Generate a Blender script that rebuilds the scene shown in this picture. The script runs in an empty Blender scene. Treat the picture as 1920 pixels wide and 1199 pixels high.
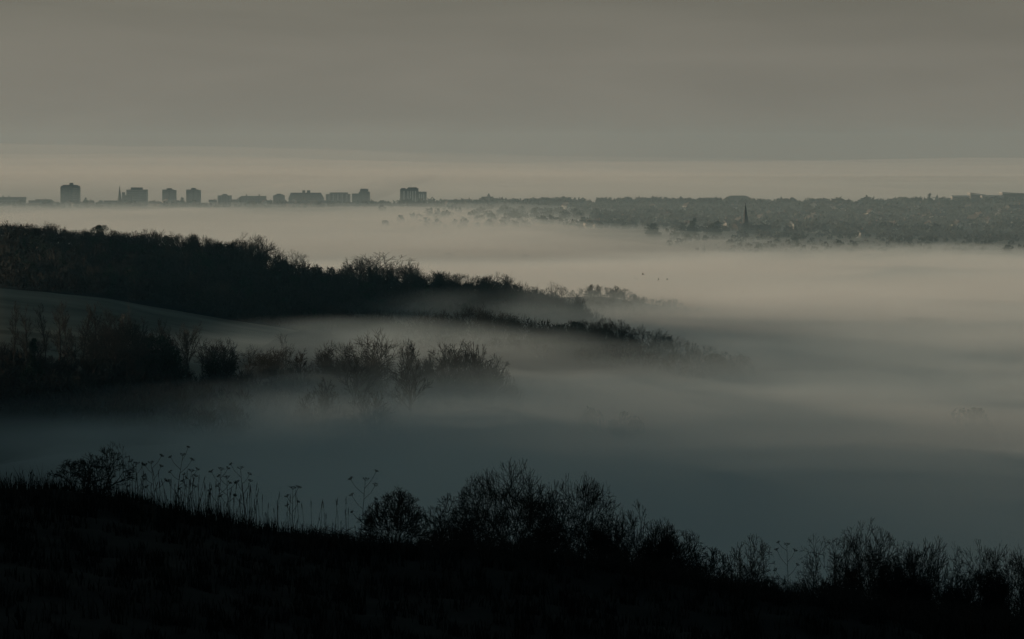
import bpy, math, random
import numpy as np
from mathutils import Vector, Matrix

random.seed(7)
np.random.seed(7)
D = bpy.data
scene = bpy.context.scene
col = scene.collection
R = math.radians

# ------------------------------------------------------------------ camera
K = 0.3 / 1920.0                       # tangent per photo pixel (120 mm lens on 36 mm)
CAM = Vector((0.0, 0.0, 92.0))
PITCH = math.atan((599.5 - 283.0) * K)
cp, sp = math.cos(PITCH), math.sin(PITCH)


def at(px, py, dist):
    """The place in the landscape seen at a photo pixel, DIST metres north of the viewpoint."""
    u, v = (px - 960.0) * K, (599.5 - py) * K
    dx, dy, dz = u, cp + v * sp, -sp + v * cp
    s = dist / dy
    return Vector((dx * s, dist, CAM.z + dz * s))


def mpp(dist):
    return K * dist


cam_d = D.cameras.new('camera')
cam = D.objects.new('camera', cam_d)
col.objects.link(cam)
cam.location = CAM
cam.rotation_euler = (R(90) - PITCH, 0, 0)
cam_d.lens = 120
cam_d.sensor_width = 36
cam_d.clip_start = 0.5
cam_d.clip_end = 60000
scene.camera = cam


# ------------------------------------------------------------------ helpers
def tag(o, label=None, cat=None, group=None, kind=None):
    if label:
        o['label'] = label
    if cat:
        o['category'] = cat
    if group:
        o['group'] = group
    if kind:
        o['kind'] = kind
    return o


def mesh_np(name, v, f, mat):
    me = D.meshes.new(name)
    v = np.asarray(v, dtype=np.float64)
    if isinstance(f, np.ndarray):
        n = f.shape[1]
        me.vertices.add(len(v))
        me.vertices.foreach_set('co', v.ravel())
        me.loops.add(f.size)
        me.loops.foreach_set('vertex_index', f.ravel().astype(np.int32))
        me.polygons.add(len(f))
        me.polygons.foreach_set('loop_start', np.arange(0, f.size, n, dtype=np.int32))
        me.polygons.foreach_set('loop_total', np.full(len(f), n, dtype=np.int32))
        me.update(calc_edges=True)
    else:
        me.from_pydata([tuple(p) for p in v], [], f)
        me.update()
    if mat is not None:
        me.materials.append(mat)
    return me


def obj(name, me, parent=None, loc=None):
    o = D.objects.new(name, me)
    col.objects.link(o)
    if parent is not None:
        o.parent = parent
    if loc is not None:
        o.location = loc
    return o


def empty(name, loc=(0, 0, 0), rz=0.0):
    o = D.objects.new(name, None)
    col.objects.link(o)
    o.location = loc
    o.rotation_euler = (0, 0, rz)
    o.empty_display_size = 0.2
    return o


def copy_tree(o, parent=None):
    c = o.copy()
    col.objects.link(c)
    c.parent = parent
    for ch in list(o.children):
        copy_tree(ch, c)
    return c


class MB:
    """Collects boxes, prisms and lathes into one mesh."""

    def __init__(self):
        self.v, self.f = [], []

    def add(self, vs, fs):
        b = len(self.v)
        self.v += [tuple(p) for p in vs]
        self.f += [tuple(i + b for i in q) for q in fs]

    def box(self, x0, x1, y0, y1, z0, z1):
        self.add([(x0, y0, z0), (x1, y0, z0), (x1, y1, z0), (x0, y1, z0),
                  (x0, y0, z1), (x1, y0, z1), (x1, y1, z1), (x0, y1, z1)],
                 [(0, 3, 2, 1), (4, 5, 6, 7), (0, 1, 5, 4), (1, 2, 6, 5), (2, 3, 7, 6), (3, 0, 4, 7)])

    def profile(self, pts, y0, y1):
        """An outline in x-z given real depth along y."""
        n = len(pts)
        vs = [(x, y0, z) for x, z in pts] + [(x, y1, z) for x, z in pts]
        fs = [tuple(range(n)), tuple(range(2 * n - 1, n - 1, -1))]
        for i in range(n):
            j = (i + 1) % n
            fs.append((j, i, i + n, j + n))
        self.add(vs, fs)

    def lathe(self, rz, n=8, cx=0, cy=0, rot=0.0):
        vs, fs = [], []
        for r, z in rz:
            for k in range(n):
                a = rot + 2 * math.pi * k / n
                vs.append((cx + r * math.cos(a), cy + r * math.sin(a), z))
        for i in range(len(rz) - 1):
            for k in range(n):
                l = (k + 1) % n
                fs.append((i * n + k, i * n + l, (i + 1) * n + l, (i + 1) * n + k))
        fs.append(tuple(range(n - 1, -1, -1)))
        fs.append(tuple((len(rz) - 1) * n + k for k in range(n)))
        self.add(vs, fs)

    def gable(self, x0, x1, y0, y1, z0, z1, along='x', over=0.0):
        if along == 'x':
            ym = (y0 + y1) / 2
            a, b = x0 - over, x1 + over
            self.add([(a, y0 - over, z0), (b, y0 - over, z0), (b, y1 + over, z0), (a, y1 + over, z0), (a, ym, z1), (b, ym, z1)],
                     [(0, 3, 2, 1), (0, 1, 5, 4), (2, 3, 4, 5), (0, 4, 3), (1, 2, 5)])
        else:
            xm = (x0 + x1) / 2
            a, b = y0 - over, y1 + over
            self.add([(x0 - over, a, z0), (x1 + over, a, z0), (x1 + over, b, z0), (x0 - over, b, z0), (xm, a, z1), (xm, b, z1)],
                     [(0, 3, 2, 1), (1, 2, 5, 4), (3, 0, 4, 5), (0, 1, 4), (2, 3, 5)])

    def build(self, name, mat, parent=None, loc=None):
        return obj(name, mesh_np(name, self.v, self.f, mat), parent, loc)


def vnoise(x, y, seed=0):
    """Smooth value noise on numpy arrays, range about -1..1."""
    xi, yi = np.floor(x), np.floor(y)
    fx, fy = x - xi, y - yi
    fx, fy = fx * fx * (3 - 2 * fx), fy * fy * (3 - 2 * fy)

    def h(a, b):
        s = np.sin(a * 127.1 + b * 311.7 + seed * 74.7) * 43758.5453
        return (s - np.floor(s)) * 2 - 1
    return (h(xi, yi) * (1 - fx) * (1 - fy) + h(xi + 1, yi) * fx * (1 - fy)
            + h(xi, yi + 1) * (1 - fx) * fy + h(xi + 1, yi + 1) * fx * fy)


def fbm(x, y, seed=0, octaves=4):
    s, a, t = 0, 1.0, 0
    for k in range(octaves):
        s = s + a * vnoise(x * 2 ** k + 17.3 * k, y * 2 ** k - 9.1 * k, seed + k)
        t += a
        a *= 0.5
    return s / t


# ------------------------------------------------------------------ materials
def mat_surface(name, c0, c1, scale, rough=0.9, bump=0.0, stretch=(1, 1, 1), detail=6.0):
    m = D.materials.new(name)
    m.use_nodes = True
    nt = m.node_tree
    b = nt.nodes['Principled BSDF']
    b.inputs['Roughness'].default_value = rough
    b.inputs['Specular IOR Level'].default_value = 0.15
    tc = nt.nodes.new('ShaderNodeTexCoord')
    mp = nt.nodes.new('ShaderNodeMapping')
    mp.inputs['Scale'].default_value = stretch
    nz = nt.nodes.new('ShaderNodeTexNoise')
    nz.inputs['Scale'].default_value = scale
    nz.inputs['Detail'].default_value = detail
    cr = nt.nodes.new('ShaderNodeValToRGB')
    cr.color_ramp.elements[0].position = 0.35
    cr.color_ramp.elements[1].position = 0.68
    cr.color_ramp.elements[0].color = (*c0, 1)
    cr.color_ramp.elements[1].color = (*c1, 1)
    nt.links.new(tc.outputs['Object'], mp.inputs[0])
    nt.links.new(mp.outputs[0], nz.inputs['Vector'])
    nt.links.new(nz.outputs['Fac'], cr.inputs[0])
    nt.links.new(cr.outputs[0], b.inputs['Base Color'])
    if bump:
        bp = nt.nodes.new('ShaderNodeBump')
        bp.inputs['Strength'].default_value = bump
        bp.inputs['Distance'].default_value = 0.3
        nt.links.new(nz.outputs['Fac'], bp.inputs['Height'])
        nt.links.new(bp.outputs[0], b.inputs['Normal'])
    return m


def mat_volume(name, color, density, aniso=0.0):
    m = D.materials.new(name)
    m.use_nodes = True
    nt = m.node_tree
    nt.nodes.clear()
    out = nt.nodes.new('ShaderNodeOutputMaterial')
    v = nt.nodes.new('ShaderNodeVolumePrincipled')
    v.inputs['Color'].default_value = (*color, 1)
    v.inputs['Absorption Color'].default_value = (1, 1, 1, 1)
    v.inputs['Density'].default_value = density
    v.inputs['Anisotropy'].default_value = aniso
    nt.links.new(v.outputs[0], out.inputs['Volume'])
    return m


M = {
    'bark': mat_surface('bark', (0.030, 0.028, 0.024), (0.060, 0.055, 0.048), 3.0, 0.95),
    'twig': mat_surface('twig', (0.028, 0.026, 0.022), (0.058, 0.052, 0.045), 1.5, 0.95),
    'dark_twig': mat_surface('dark_twig', (0.018, 0.018, 0.016), (0.034, 0.032, 0.028), 4.0, 0.95),
    'evergreen': mat_surface('evergreen_leaf', (0.016, 0.024, 0.016), (0.035, 0.048, 0.030), 1.2, 0.8),
    'stalk': mat_surface('dry_stalk', (0.016, 0.015, 0.012), (0.034, 0.031, 0.025), 4.0, 0.95),
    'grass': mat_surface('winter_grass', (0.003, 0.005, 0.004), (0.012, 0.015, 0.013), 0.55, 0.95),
    'town_tree': mat_surface('town_tree', (0.030, 0.034, 0.028), (0.065, 0.068, 0.055), 0.12, 0.95),
    'concrete': mat_surface('concrete', (0.16, 0.16, 0.15), (0.24, 0.23, 0.22), 0.15, 0.9),
    'concrete_dark': mat_surface('dark_concrete', (0.08, 0.08, 0.08), (0.12, 0.12, 0.115), 0.2, 0.9),
    'pale_wall': mat_surface('pale_render', (0.26, 0.25, 0.24), (0.36, 0.35, 0.32), 0.2, 0.9),
    'white_wall': mat_surface('white_render', (0.42, 0.41, 0.38), (0.55, 0.53, 0.50), 0.3, 0.85),
    'brick': mat_surface('brick_wall', (0.14, 0.09, 0.07), (0.22, 0.15, 0.12), 0.6, 0.9),
    'roof': mat_surface('slate_roof', (0.06, 0.06, 0.062), (0.10, 0.098, 0.095), 0.4, 0.85),
    'tile': mat_surface('clay_tile_roof', (0.085, 0.068, 0.060), (0.13, 0.105, 0.092), 0.4, 0.85),
    'glass': mat_surface('dark_glass', (0.03, 0.035, 0.04), (0.05, 0.055, 0.06), 0.3, 0.25),
    'stone': mat_surface('flint_stone', (0.09, 0.09, 0.085), (0.15, 0.145, 0.135), 0.5, 0.9),
    'feather': mat_surface('dark_feather', (0.015, 0.015, 0.016), (0.03, 0.03, 0.032), 8.0, 0.7),
    'metal': mat_surface('grey_metal', (0.25, 0.25, 0.25), (0.33, 0.33, 0.32), 0.3, 0.6),
}

# ground: rough winter downland with paler mown field stripes
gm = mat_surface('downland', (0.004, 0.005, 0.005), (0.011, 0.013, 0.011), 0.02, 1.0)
nt = gm.node_tree
n2 = nt.nodes.new('ShaderNodeTexNoise')
n2.inputs['Scale'].default_value = 0.6
n2.inputs['Detail'].default_value = 8
mx = nt.nodes.new('ShaderNodeMix')
mx.data_type = 'RGBA'
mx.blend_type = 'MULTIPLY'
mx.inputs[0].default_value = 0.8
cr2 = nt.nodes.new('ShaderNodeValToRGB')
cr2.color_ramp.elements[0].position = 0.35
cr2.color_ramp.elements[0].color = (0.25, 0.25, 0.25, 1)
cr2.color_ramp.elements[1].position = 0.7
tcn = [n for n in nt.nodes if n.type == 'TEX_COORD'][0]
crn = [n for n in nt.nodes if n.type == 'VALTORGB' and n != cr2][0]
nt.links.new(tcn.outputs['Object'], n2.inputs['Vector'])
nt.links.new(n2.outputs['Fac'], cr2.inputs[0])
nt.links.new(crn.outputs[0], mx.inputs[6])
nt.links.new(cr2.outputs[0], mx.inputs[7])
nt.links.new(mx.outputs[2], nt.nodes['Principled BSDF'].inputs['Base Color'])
M['ground'] = gm
wm = mat_surface('sea_water', (0.02, 0.03, 0.032), (0.03, 0.04, 0.042), 0.01, 0.25, 0.3, (0.2, 1, 1))
M['water'] = wm

# ------------------------------------------------------------------ terrain
PXS = np.array([-400, 0, 200, 420, 640, 800, 950, 1050, 1130, 1250, 1400, 1650, 2000], float)
US = (PXS - 960) * K
YS = np.array([300, 500, 800, 950, 1030, 1100, 1250, 1350, 1500, 1620, 1750, 1950, 2300, 2700], float)
ZT = np.array([
    [14, 8, 5, 2, 0, -2, -4, -6, -8, -9, -10, -10, -10],
    [8, 4, 2, 0, -3, -4, -6, -7, -8, -9, -10, -10, -10],
    [14, 9, 6, 3, 0, -2, -4, -6, -7, -8, -9, -10, -10],
    [24, 18, 14, 10, 6, 4, 2, 0, -3, -6, -8, -9, -10],
    [30, 25, 21, 16, 12, 10, 7, 3, 0, -3, -6, -9, -10],
    [35, 31, 27, 19, 14, 12, 8, 4, 1, -2, -5, -9, -10],
    [46, 42, 37, 28, 21, 21, 24, 22, 21, 16, 6, -6, -9],
    [51, 46, 40, 31, 21, 18, 17, 13, 9, 4, 0, -6, -9],
    [59, 54, 49, 44, 34, 31, 28, 21, 12, 2, -4, -7, -9],
    [55, 49, 43, 36, 26, 22, 18, 14, 10, 4, 0, -6, -8],
    [42, 35, 30, 25, 20, 17, 15, 17, 18, 11, 4, -5, -7],
    [22, 15, 12, 8, 6, 5, 4, 4, 4, 3, 0, -4, -5],
    [6, 4, 3, 3, 2, 2, 2, 2, 1, 1, 0, -1, -2],
    [5, 5, 5, 5, 5, 5, 5, 5, 5, 5, 5, 5, 5]], float)
CRX = np.array([-200, 0, 200, 400, 560, 700, 900, 1100, 1300, 1500, 1700, 1920, 2200], float)
CRY = np.array([892, 914, 932, 964, 996, 1020, 1036, 1062, 1094, 1126, 1150, 1170, 1200], float)
FD = 130.0
FX = (CRX - 960) * K * FD
FZ = CAM.z - (CRY - 283.0) * K * FD * 1.003


def crest_z(x):
    return np.interp(x, FX, FZ)


def interp_table(u, y):
    u = np.clip(u, US[0], US[-1])
    y = np.clip(y, YS[0], YS[-1])
    i = np.clip(np.searchsorted(US, u) - 1, 0, len(US) - 2)
    j = np.clip(np.searchsorted(YS, y) - 1, 0, len(YS) - 2)
    a = (u - US[i]) / (US[i + 1] - US[i])
    b = (y - YS[j]) / (YS[j + 1] - YS[j])
    return (ZT[j, i] * (1 - a) * (1 - b) + ZT[j, i + 1] * a * (1 - b) + ZT[j + 1, i] * (1 - a) * b + ZT[j + 1, i + 1] * a * b)


SHADE_HILL_Y = [-2500, -900, 0, 700, 900, 1100, 1300, 1500, 1700, 1950, 2300]
SHADE_HILL_Z = [92, 135, 158, 158, 146, 102, 52, 24, 6, -5, -10]


def terrain(x, y):
    x = np.asarray(x, float)
    y = np.asarray(y, float)
    u = x / np.maximum(y, 1.0)
    # averaged over neighbours so the valley sides are rounded
    mid = 0
    for du, dy, w in ((0, 0, .4), (.006, 0, .15), (-.006, 0, .15), (0, 28, .15), (0, -28, .15)):
        mid = mid + w * interp_table(u + du, y + dy)
    far = np.interp(y, [2700, 3000, 3300, 3900, 4500, 5000, 5600, 6000], [5, 9, 14, 17, 20, 16, -24, -24])
    z = np.where(y > 2700, far, mid)
    z = z + fbm(x / 60, y / 60, 3) * 1.2 * np.clip((y - 250) / 300, 0, 1) * np.clip((5300 - y) / 400, 0, 1)
    # viewpoint hill and its foreground spur
    cz = crest_z(x)
    g = np.where(y > FD, -0.27 * (y - FD) - 0.0009 * np.minimum(y - FD, 40) ** 2,
                 np.interp(y, [-3000, -600, -100, 0, 45, 85, FD], [1, 1, 1, 1, 0.45, 0.03, 0.0]))
    near_rise = np.where(y > FD, 0, g * (90.2 - cz) + np.clip(-y, 0, 900) * 0.03)
    fz = np.where(y > FD, cz + g, cz + near_rise)
    fz = fz + (fbm(x / 9, y / 9, 11) * 0.45 + fbm(x / 2.2, y / 2.2, 12, 3) * 0.16) * np.clip((y - 15) / 30, 0, 1) * np.clip((200 - y) / 50, 0, 1)
    fz = fz + np.clip((-x - 48) * .28, 0, 75) * np.clip((320 - y) / 150, 0, 1) * np.clip((y + 900) / 300, 0, 1)  # unseen rise added west of the viewpoint to keep sun off the foreground
    lim = 1 / (1 + np.exp(-(np.abs(x) - 900) / 80.0))
    fz = fz - lim * 60
    # unseen hill added west of the valley, its crest shaped to shade the near fog
    hz = np.interp(y, SHADE_HILL_Y, SHADE_HILL_Z)
    hx = np.clip(1 - ((x + 650) / 330.0) ** 2, -1, 1)
    hill = hz * np.where(hx > 0, hx, 0) - 12
    z = np.where(x < -300, np.maximum(z, hill), z)
    z = np.maximum(z, fz)
    return z


def tz(x, y):
    return float(terrain(np.array([x]), np.array([y]))[0])


def axis(*parts):
    out = []
    for a, b, n in parts:
        out.append(np.linspace(a, b, n, endpoint=False))
    out.append([parts[-1][1]])
    return np.concatenate(out)


gx = axis((-14000, -2000, 12), (-2000, -700, 26), (-700, -300, 20), (-300, -40, 52), (-40, 40, 110), (40, 300, 52), (300, 1000, 30), (1000, 14000, 14))
gy = axis((-3000, -300, 14), (-300, 60, 20), (60, 180, 150), (180, 900, 60), (900, 2000, 120), (2000, 5200, 90), (5200, 6200, 20), (6200, 15000, 6))
GX, GY = np.meshgrid(gx, gy)
GZ = terrain(GX, GY)
nx, ny = len(gx), len(gy)
idx = np.arange(nx * ny).reshape(ny, nx)
quads = np.stack([idx[:-1, :-1], idx[:-1, 1:], idx[1:, 1:], idx[1:, :-1]], -1).reshape(-1, 4)
gme = mesh_np('ground', np.stack([GX, GY, GZ], -1).reshape(-1, 3), quads, M['ground'])
gme.polygons.foreach_set('use_smooth', np.ones(len(gme.polygons), bool))
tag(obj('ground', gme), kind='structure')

# the pale mown field between the ridge wood and the valley wood
fp, fq = np.linspace(-160, 560, 60), np.linspace(0, 1, 26)
FP, FQ = np.meshgrid(fp, fq)
lo_ = np.interp(FP, [-160, 0, 300, 430, 560], [1000, 1000, 1030, 1120, 1280])
hi_ = np.interp(FP, [-160, 0, 200, 420, 560], [1232, 1240, 1254, 1270, 1282])
FY = lo_ + (hi_ - lo_) * FQ
FXX = (FP - 960) * K * FY
fv = np.stack([FXX, FY, terrain(FXX, FY) + .35], -1).reshape(-1, 3)
ii = np.arange(60 * 26).reshape(26, 60)
fqd = np.stack([ii[:-1, :-1], ii[:-1, 1:], ii[1:, 1:], ii[1:, :-1]], -1).reshape(-1, 4)
M['field'] = mat_surface('pale_field', (0.085, 0.09, 0.072), (0.21, 0.21, 0.175), 0.05, 1.0, 0, (.25, 1.2, 1))
tag(obj('field', mesh_np('field', fv, fqd, M['field'])), kind='structure')

wv = [(-14000, 5200, -20), (14000, 5200, -20), (14000, 15000, -20), (-14000, 15000, -20)]
tag(obj('water', mesh_np('water', wv, [(0, 1, 2, 3)], M['water'])), kind='structure')


# ------------------------------------------------------------------ plants
class Chains:
    """Branches as tapering tubes, built in one go."""

    def __init__(self):
        self.c = {}

    def add(self, pts, radii, sides=3):
        self.c.setdefault((len(pts), sides), []).append((pts, radii))

    def arrays(self):
        V, F, base = [], [], 0
        for (n, s), lst in self.c.items():
            P = np.array([[tuple(p) for p in c[0]] for c in lst])
            Rr = np.array([c[1] for c in lst])
            d = P[:, -1] - P[:, 0]
            d /= np.linalg.norm(d, axis=1, keepdims=True) + 1e-9
            ref = np.where(np.abs(d[:, 2:3]) > 0.8, np.array([[1.0, 0, 0]]), np.array([[0, 0, 1.0]]))
            a = np.cross(d, ref)
            a /= np.linalg.norm(a, axis=1, keepdims=True) + 1e-9
            b = np.cross(d, a)
            ang = np.arange(s) * 2 * np.pi / s
            ring = a[:, None, :] * np.cos(ang)[None, :, None] + b[:, None, :] * np.sin(ang)[None, :, None]
            vv = P[:, :, None, :] + Rr[:, :, None, None] * ring[:, None, :, :]
            N = len(lst)
            V.append(vv.reshape(-1, 3))
            ii = np.arange(N * n * s).reshape(N, n, s) + base
            q = np.stack([ii[:, :-1, :], np.roll(ii, -1, 2)[:, :-1, :], np.roll(ii, -1, 2)[:, 1:, :], ii[:, 1:, :]], -1)
            F.append(q.reshape(-1, 4))
            base += N * n * s
        return np.concatenate(V), np.concatenate(F)

    def mesh(self, name, mat):
        v, f = self.arrays()
        return mesh_np(name, v, f, mat)


def rvec(rng):
    while True:
        v = Vector((rng.uniform(-1, 1), rng.uniform(-1, 1), rng.uniform(-1, 1)))
        if 0.01 < v.length < 1:
            return v.normalized()


def grow(rng, trunk, crown, p, d, L, r, lev, P):
    n = P['seg'][min(lev, len(P['seg']) - 1)]
    pts, rad = [p.copy()], [r]
    step = L / n
    wob = P['wob'][min(lev, len(P['wob']) - 1)]
    tip = P['tip'] if lev >= P['levels'] else max(r * P['taper'], P['tip'])
    for i in range(n):
        d = (d + rvec(rng) * wob + Vector((0, 0, P['up'][min(lev, len(P['up']) - 1)]))).normalized()
        p = p + d * step
        pts.append(p.copy())
        rad.append(r + (tip - r) * (i + 1) / n)
    (trunk if lev <= P['trunk_lev'] else crown).add(pts, rad, P['sides'] if lev <= P['trunk_lev'] else 3)
    if lev >= P['levels']:
        return
    nb = P['nb'][lev]
    t0 = P['t0'][lev]
    for k in range(nb):
        t = min(1.0, t0 + (1 - t0) * (k + rng.random()) / nb) if k < nb - 1 else 1.0
        f = t * n
        i = min(int(f), n - 1)
        q = pts[i].lerp(pts[i + 1], f - i)
        dd = (pts[i + 1] - pts[i]).normalized()
        axis_ = dd.cross(rvec(rng))
        if axis_.length < 0.05:
            axis_ = Vector((1, 0, 0))
        ang = R(P['ang'][lev]) * rng.uniform(0.55, 1.25) * (0.45 if t >= 0.999 else 1)
        cd = Matrix.Rotation(ang, 3, axis_.normalized()) @ dd
        if cd.z < P.get('minz', -0.4):
            cd.z = abs(cd.z)
            cd.normalize()
        cl = L * P['ratio'][lev] * rng.uniform(0.7, 1.2) * (1.15 - 0.45 * t if lev == 0 else 1.1 - 0.3 * t)
        cr = (r + (tip - r) * t) * P['rr']
        grow(rng, trunk, crown, q, cd, cl, max(cr, P['tip']), lev + 1, P)


def fork(rng, trunk, crown, p, d, L, r, lev, P):
    """A branch that divides at its end again and again, as thorn and hazel do."""
    pts, rad = [p.copy()], [r]
    tip = max(r * .72, P['tip'])
    n = 3 if lev < 2 else 2
    for i in range(n):
        d = (d + rvec(rng) * P['wobf'] + Vector((0, 0, P['upf']))).normalized()
        p = p + d * (L / n)
        pts.append(p.copy())
        rad.append(r + (tip - r) * (i + 1) / n)
    (trunk if lev <= P['trunk_lev'] else crown).add(pts, rad, P['sides'] if lev <= P['trunk_lev'] else 3)
    if lev >= P['depth']:
        return
    kids = 2 if rng.random() > P['three'] else 3
    roll = rng.uniform(0, 6.28)
    ax0 = d.orthogonal().normalized()
    for k in range(kids):
        ax = Matrix.Rotation(roll + 6.283 * k / kids + rng.uniform(-.4, .4), 3, d) @ ax0
        cd = Matrix.Rotation(R(P['fang']) * rng.uniform(.5, 1.3), 3, ax) @ d
        if cd.z < -.15:
            cd.z *= -.4
            cd.normalize()
        fork(rng, trunk, crown, p, cd, L * P['flen'] * rng.uniform(.8, 1.15), tip * (.92 if kids == 2 else .85), lev + 1, P)
    # a side twig or two along the way
    if lev >= 1:
        for k in range(P['side']):
            q = pts[0].lerp(pts[-1], rng.uniform(.25, .9))
            ax = Matrix.Rotation(rng.uniform(0, 6.28), 3, d) @ ax0
            cd = Matrix.Rotation(R(rng.uniform(28, 55)), 3, ax) @ d
            fork(rng, trunk, crown, q, cd, L * .6 * rng.uniform(.6, 1.1), tip * .6, max(lev + 2, P['depth'] - 1), P)


def plant_mesh(seed, P, H):
    """Trunk and crown chains scaled so that the plant is exactly H high, foot at the origin."""
    rng = random.Random(seed)
    T, C = Chains(), Chains()
    stems = P.get('stems', 1)
    for s in range(stems):
        if stems == 1:
            d, p = Vector((rng.uniform(-.06, .06), rng.uniform(-.06, .06), 1)).normalized(), Vector((0, 0, 0))
            L = H * P['len0']
        else:
            a = s * 2.39996 + rng.uniform(-.3, .3)
            tilt = math.acos(1 - (s + .5) / stems * (1 - math.cos(R(P['tilt']))))
            d = Vector((math.cos(a) * math.sin(tilt), math.sin(a) * math.sin(tilt), math.cos(tilt)))
            hw = P.get('width', 1.0) / 2
            ft = P['foot'] * hw * H * math.sin(tilt)
            p = Vector((math.cos(a) * ft + rng.gauss(0, .03 * H), math.sin(a) * ft + rng.gauss(0, .03 * H), -0.05 * H))
            L = H * P['len0'] * rng.uniform(.82, 1.08) / math.sqrt(math.cos(tilt) ** 2 + (math.sin(tilt) / hw) ** 2)
        (fork if 'depth' in P else grow)(rng, T, C, p, d, L * (P['first'] if 'depth' in P else 1), P['r0'] * rng.uniform(.85, 1.1), 0, P)
    tv, tf = T.arrays()
    cv, cf = C.arrays()
    top = np.percentile(cv[:, 2], P.get('pt', 99.0))
    s = H / top
    tv[:, 2] *= s
    cv[:, 2] *= s
    cx = np.percentile(np.abs(cv[:, :2]), P.get('pw', 97.0))
    tgt = P.get('width', None)
    if stems > 1 and 'depth' in P and tgt:
        # a clipped-looking dome: shoots past the outline are shorter
        hw = tgt * H / 2

        def rad(v):
            return np.sqrt((v[:, 0] / hw) ** 2 + (v[:, 1] / hw) ** 2 + (np.maximum(v[:, 2], 0) / H) ** 2)
        q = np.percentile(rad(cv), 88)
        for v in (tv, cv):
            v /= q
            r_ = rad(v)
            f_ = np.where(r_ > .88, (.88 + (r_ - .88) * .5) / np.maximum(r_, 1e-6), 1.0)
            v *= f_[:, None]
        kz = H / np.percentile(cv[:, 2], 99.9)
        tv[:, 2] *= kz
        cv[:, 2] *= kz
    elif tgt:
        q = tgt * H / 2 / cx
        tv[:, :2] *= q
        cv[:, :2] *= q
    return (tv, tf), (cv, cf)


def leafy(seed, H, W, n, leaf, spread=0.5, cone=False, z0=0.12):
    """An evergreen or ivy-clad crown: many small leaf sprays through an uneven volume."""
    rng = np.random.default_rng(seed)
    lobes = []
    for k in range(34):
        t = rng.uniform(z0, 0.88) if k > 9 else rng.uniform(.08, .35)
        rr = (1 - t) if cone else math.sqrt(max(0.05, 1 - (2 * t - 0.9) ** 2))
        a = rng.uniform(0, 6.28)
        q = rng.uniform(0, .72) * rr * W / 2
        lobes.append((q * math.cos(a), q * math.sin(a), t * H, W * rng.uniform(.13, .24) * (rr * .8 + .2)))
    lobes = np.array(lobes)
    pick = rng.integers(0, len(lobes), n)
    dirs = rng.normal(size=(n, 3))
    dirs /= np.linalg.norm(dirs, axis=1, keepdims=True)
    rad = rng.uniform(.35, 1.0, n) ** .5
    c = lobes[pick, :3] + dirs * (lobes[pick, 3] * rad)[:, None] * np.array([1, 1, .95])
    c[:, 2] = np.clip(c[:, 2], 0.02 * H, H)
    a = rng.normal(size=(n, 3))
    b = rng.normal(size=(n, 3))
    a *= (leaf * rng.uniform(.5, 1.3, n) / np.linalg.norm(a, axis=1))[:, None]
    b *= (leaf * .6 * rng.uniform(.5, 1.2, n) / np.linalg.norm(b, axis=1))[:, None]
    v = np.stack([c - a, c + b, c + a, c - b], 1).reshape(-1, 3)
    f = np.arange(4 * n).reshape(n, 4)
    return v, f


BASE = dict(sides=5, taper=.55, rr=.6, seg=(4, 3, 3, 2, 2), wob=(.08, .16, .2, .22, .25), up=(.06, .1, .07, .04, .02))
FORKT = dict(BASE, trunk_lev=2, wobf=.17, upf=.025, three=.55, fang=36, flen=.82, side=2, depth=6, first=.30, len0=1.0, foot=.2, tip=.028)
OAK = dict(FORKT, stems=1, r0=.30, width=1.0)
ASH = dict(BASE, levels=4, len0=.6, r0=.24, tip=.034, nb=(9, 6, 5, 3), t0=(.4, .25, .25, .2), ang=(36, 36, 36, 34), ratio=(.62, .5, .5, .5), trunk_lev=1, width=.55, up=(.08, .16, .1, .06, .03))
POLE = dict(BASE, levels=3, len0=.95, r0=.17, tip=.03, nb=(18, 5, 4), t0=(.4, .3, .3), ang=(38, 36, 34), ratio=(.2, .5, .5), trunk_lev=0, width=.24, up=(.05, .2, .1, .05))
MULTI = dict(FORKT, stems=9, tilt=78, foot=.25, r0=.13, depth=6, three=.3, fang=26, trunk_lev=0, width=1.15)
COPPICE = dict(FORKT, stems=8, tilt=80, foot=.35, r0=.1, depth=5, three=.3, fang=26, trunk_lev=0, width=1.4)


def proto(name, seed, P, H, mat=None):
    (tv, tf), (cv, cf) = plant_mesh(seed, P, H)
    tm = mesh_np('trunk', tv, tf, M['bark'])
    cm = mesh_np('crown', cv, cf, mat or M['twig'])
    return (name, H, tm, cm)


def proto_leafy(name, seed, H, W, n, leaf, cone=False):
    v, f = leafy(seed, H, W, n, leaf, cone=cone)
    cm = mesh_np('crown', v, f, M['evergreen'])
    T = Chains()
    T.add([Vector((0, 0, -.5)), Vector((.1, 0, H * .4)), Vector((0, .1, H * .85))], [.28, .2, .06], 6)
    return (name, H, T.mesh('trunk', M['bark']), cm)


def place(pr, p, h, label, cat='tree', group=None, wide=1.0, rz=None, name=None):
    t = empty(name or pr[0], p, random.uniform(0, 6.28) if rz is None else rz)
    s = h / pr[1]
    t.scale = (s * wide, s * wide, s)
    obj('trunk', pr[2], t)
    obj('crown', pr[3], t)
    return tag(t, label, cat, group)


OAKS = [proto('oak_tree', 10 + k, OAK, 11.0) for k in range(4)]
ASHES = [proto('ash_tree', 30 + k, ASH, 15.0) for k in range(4)]
POLES = [proto('birch_tree', 50 + k, POLE, 18.0) for k in range(3)]
MULTIS = [proto('thorn_tree', 70 + k, MULTI, 8.0) for k in range(3)]
COPS = [proto('hazel_bush', 90 + k, COPPICE, 6.0) for k in range(3)]
IVIES = [proto_leafy('ivy_clad_tree', 110 + k, 10.0, 8.6, 4200, .27) for k in range(3)]
CONES = [proto_leafy('yew_tree', 120 + k, 10.0, 6.4, 3600, .28, True) for k in range(2)]


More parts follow.
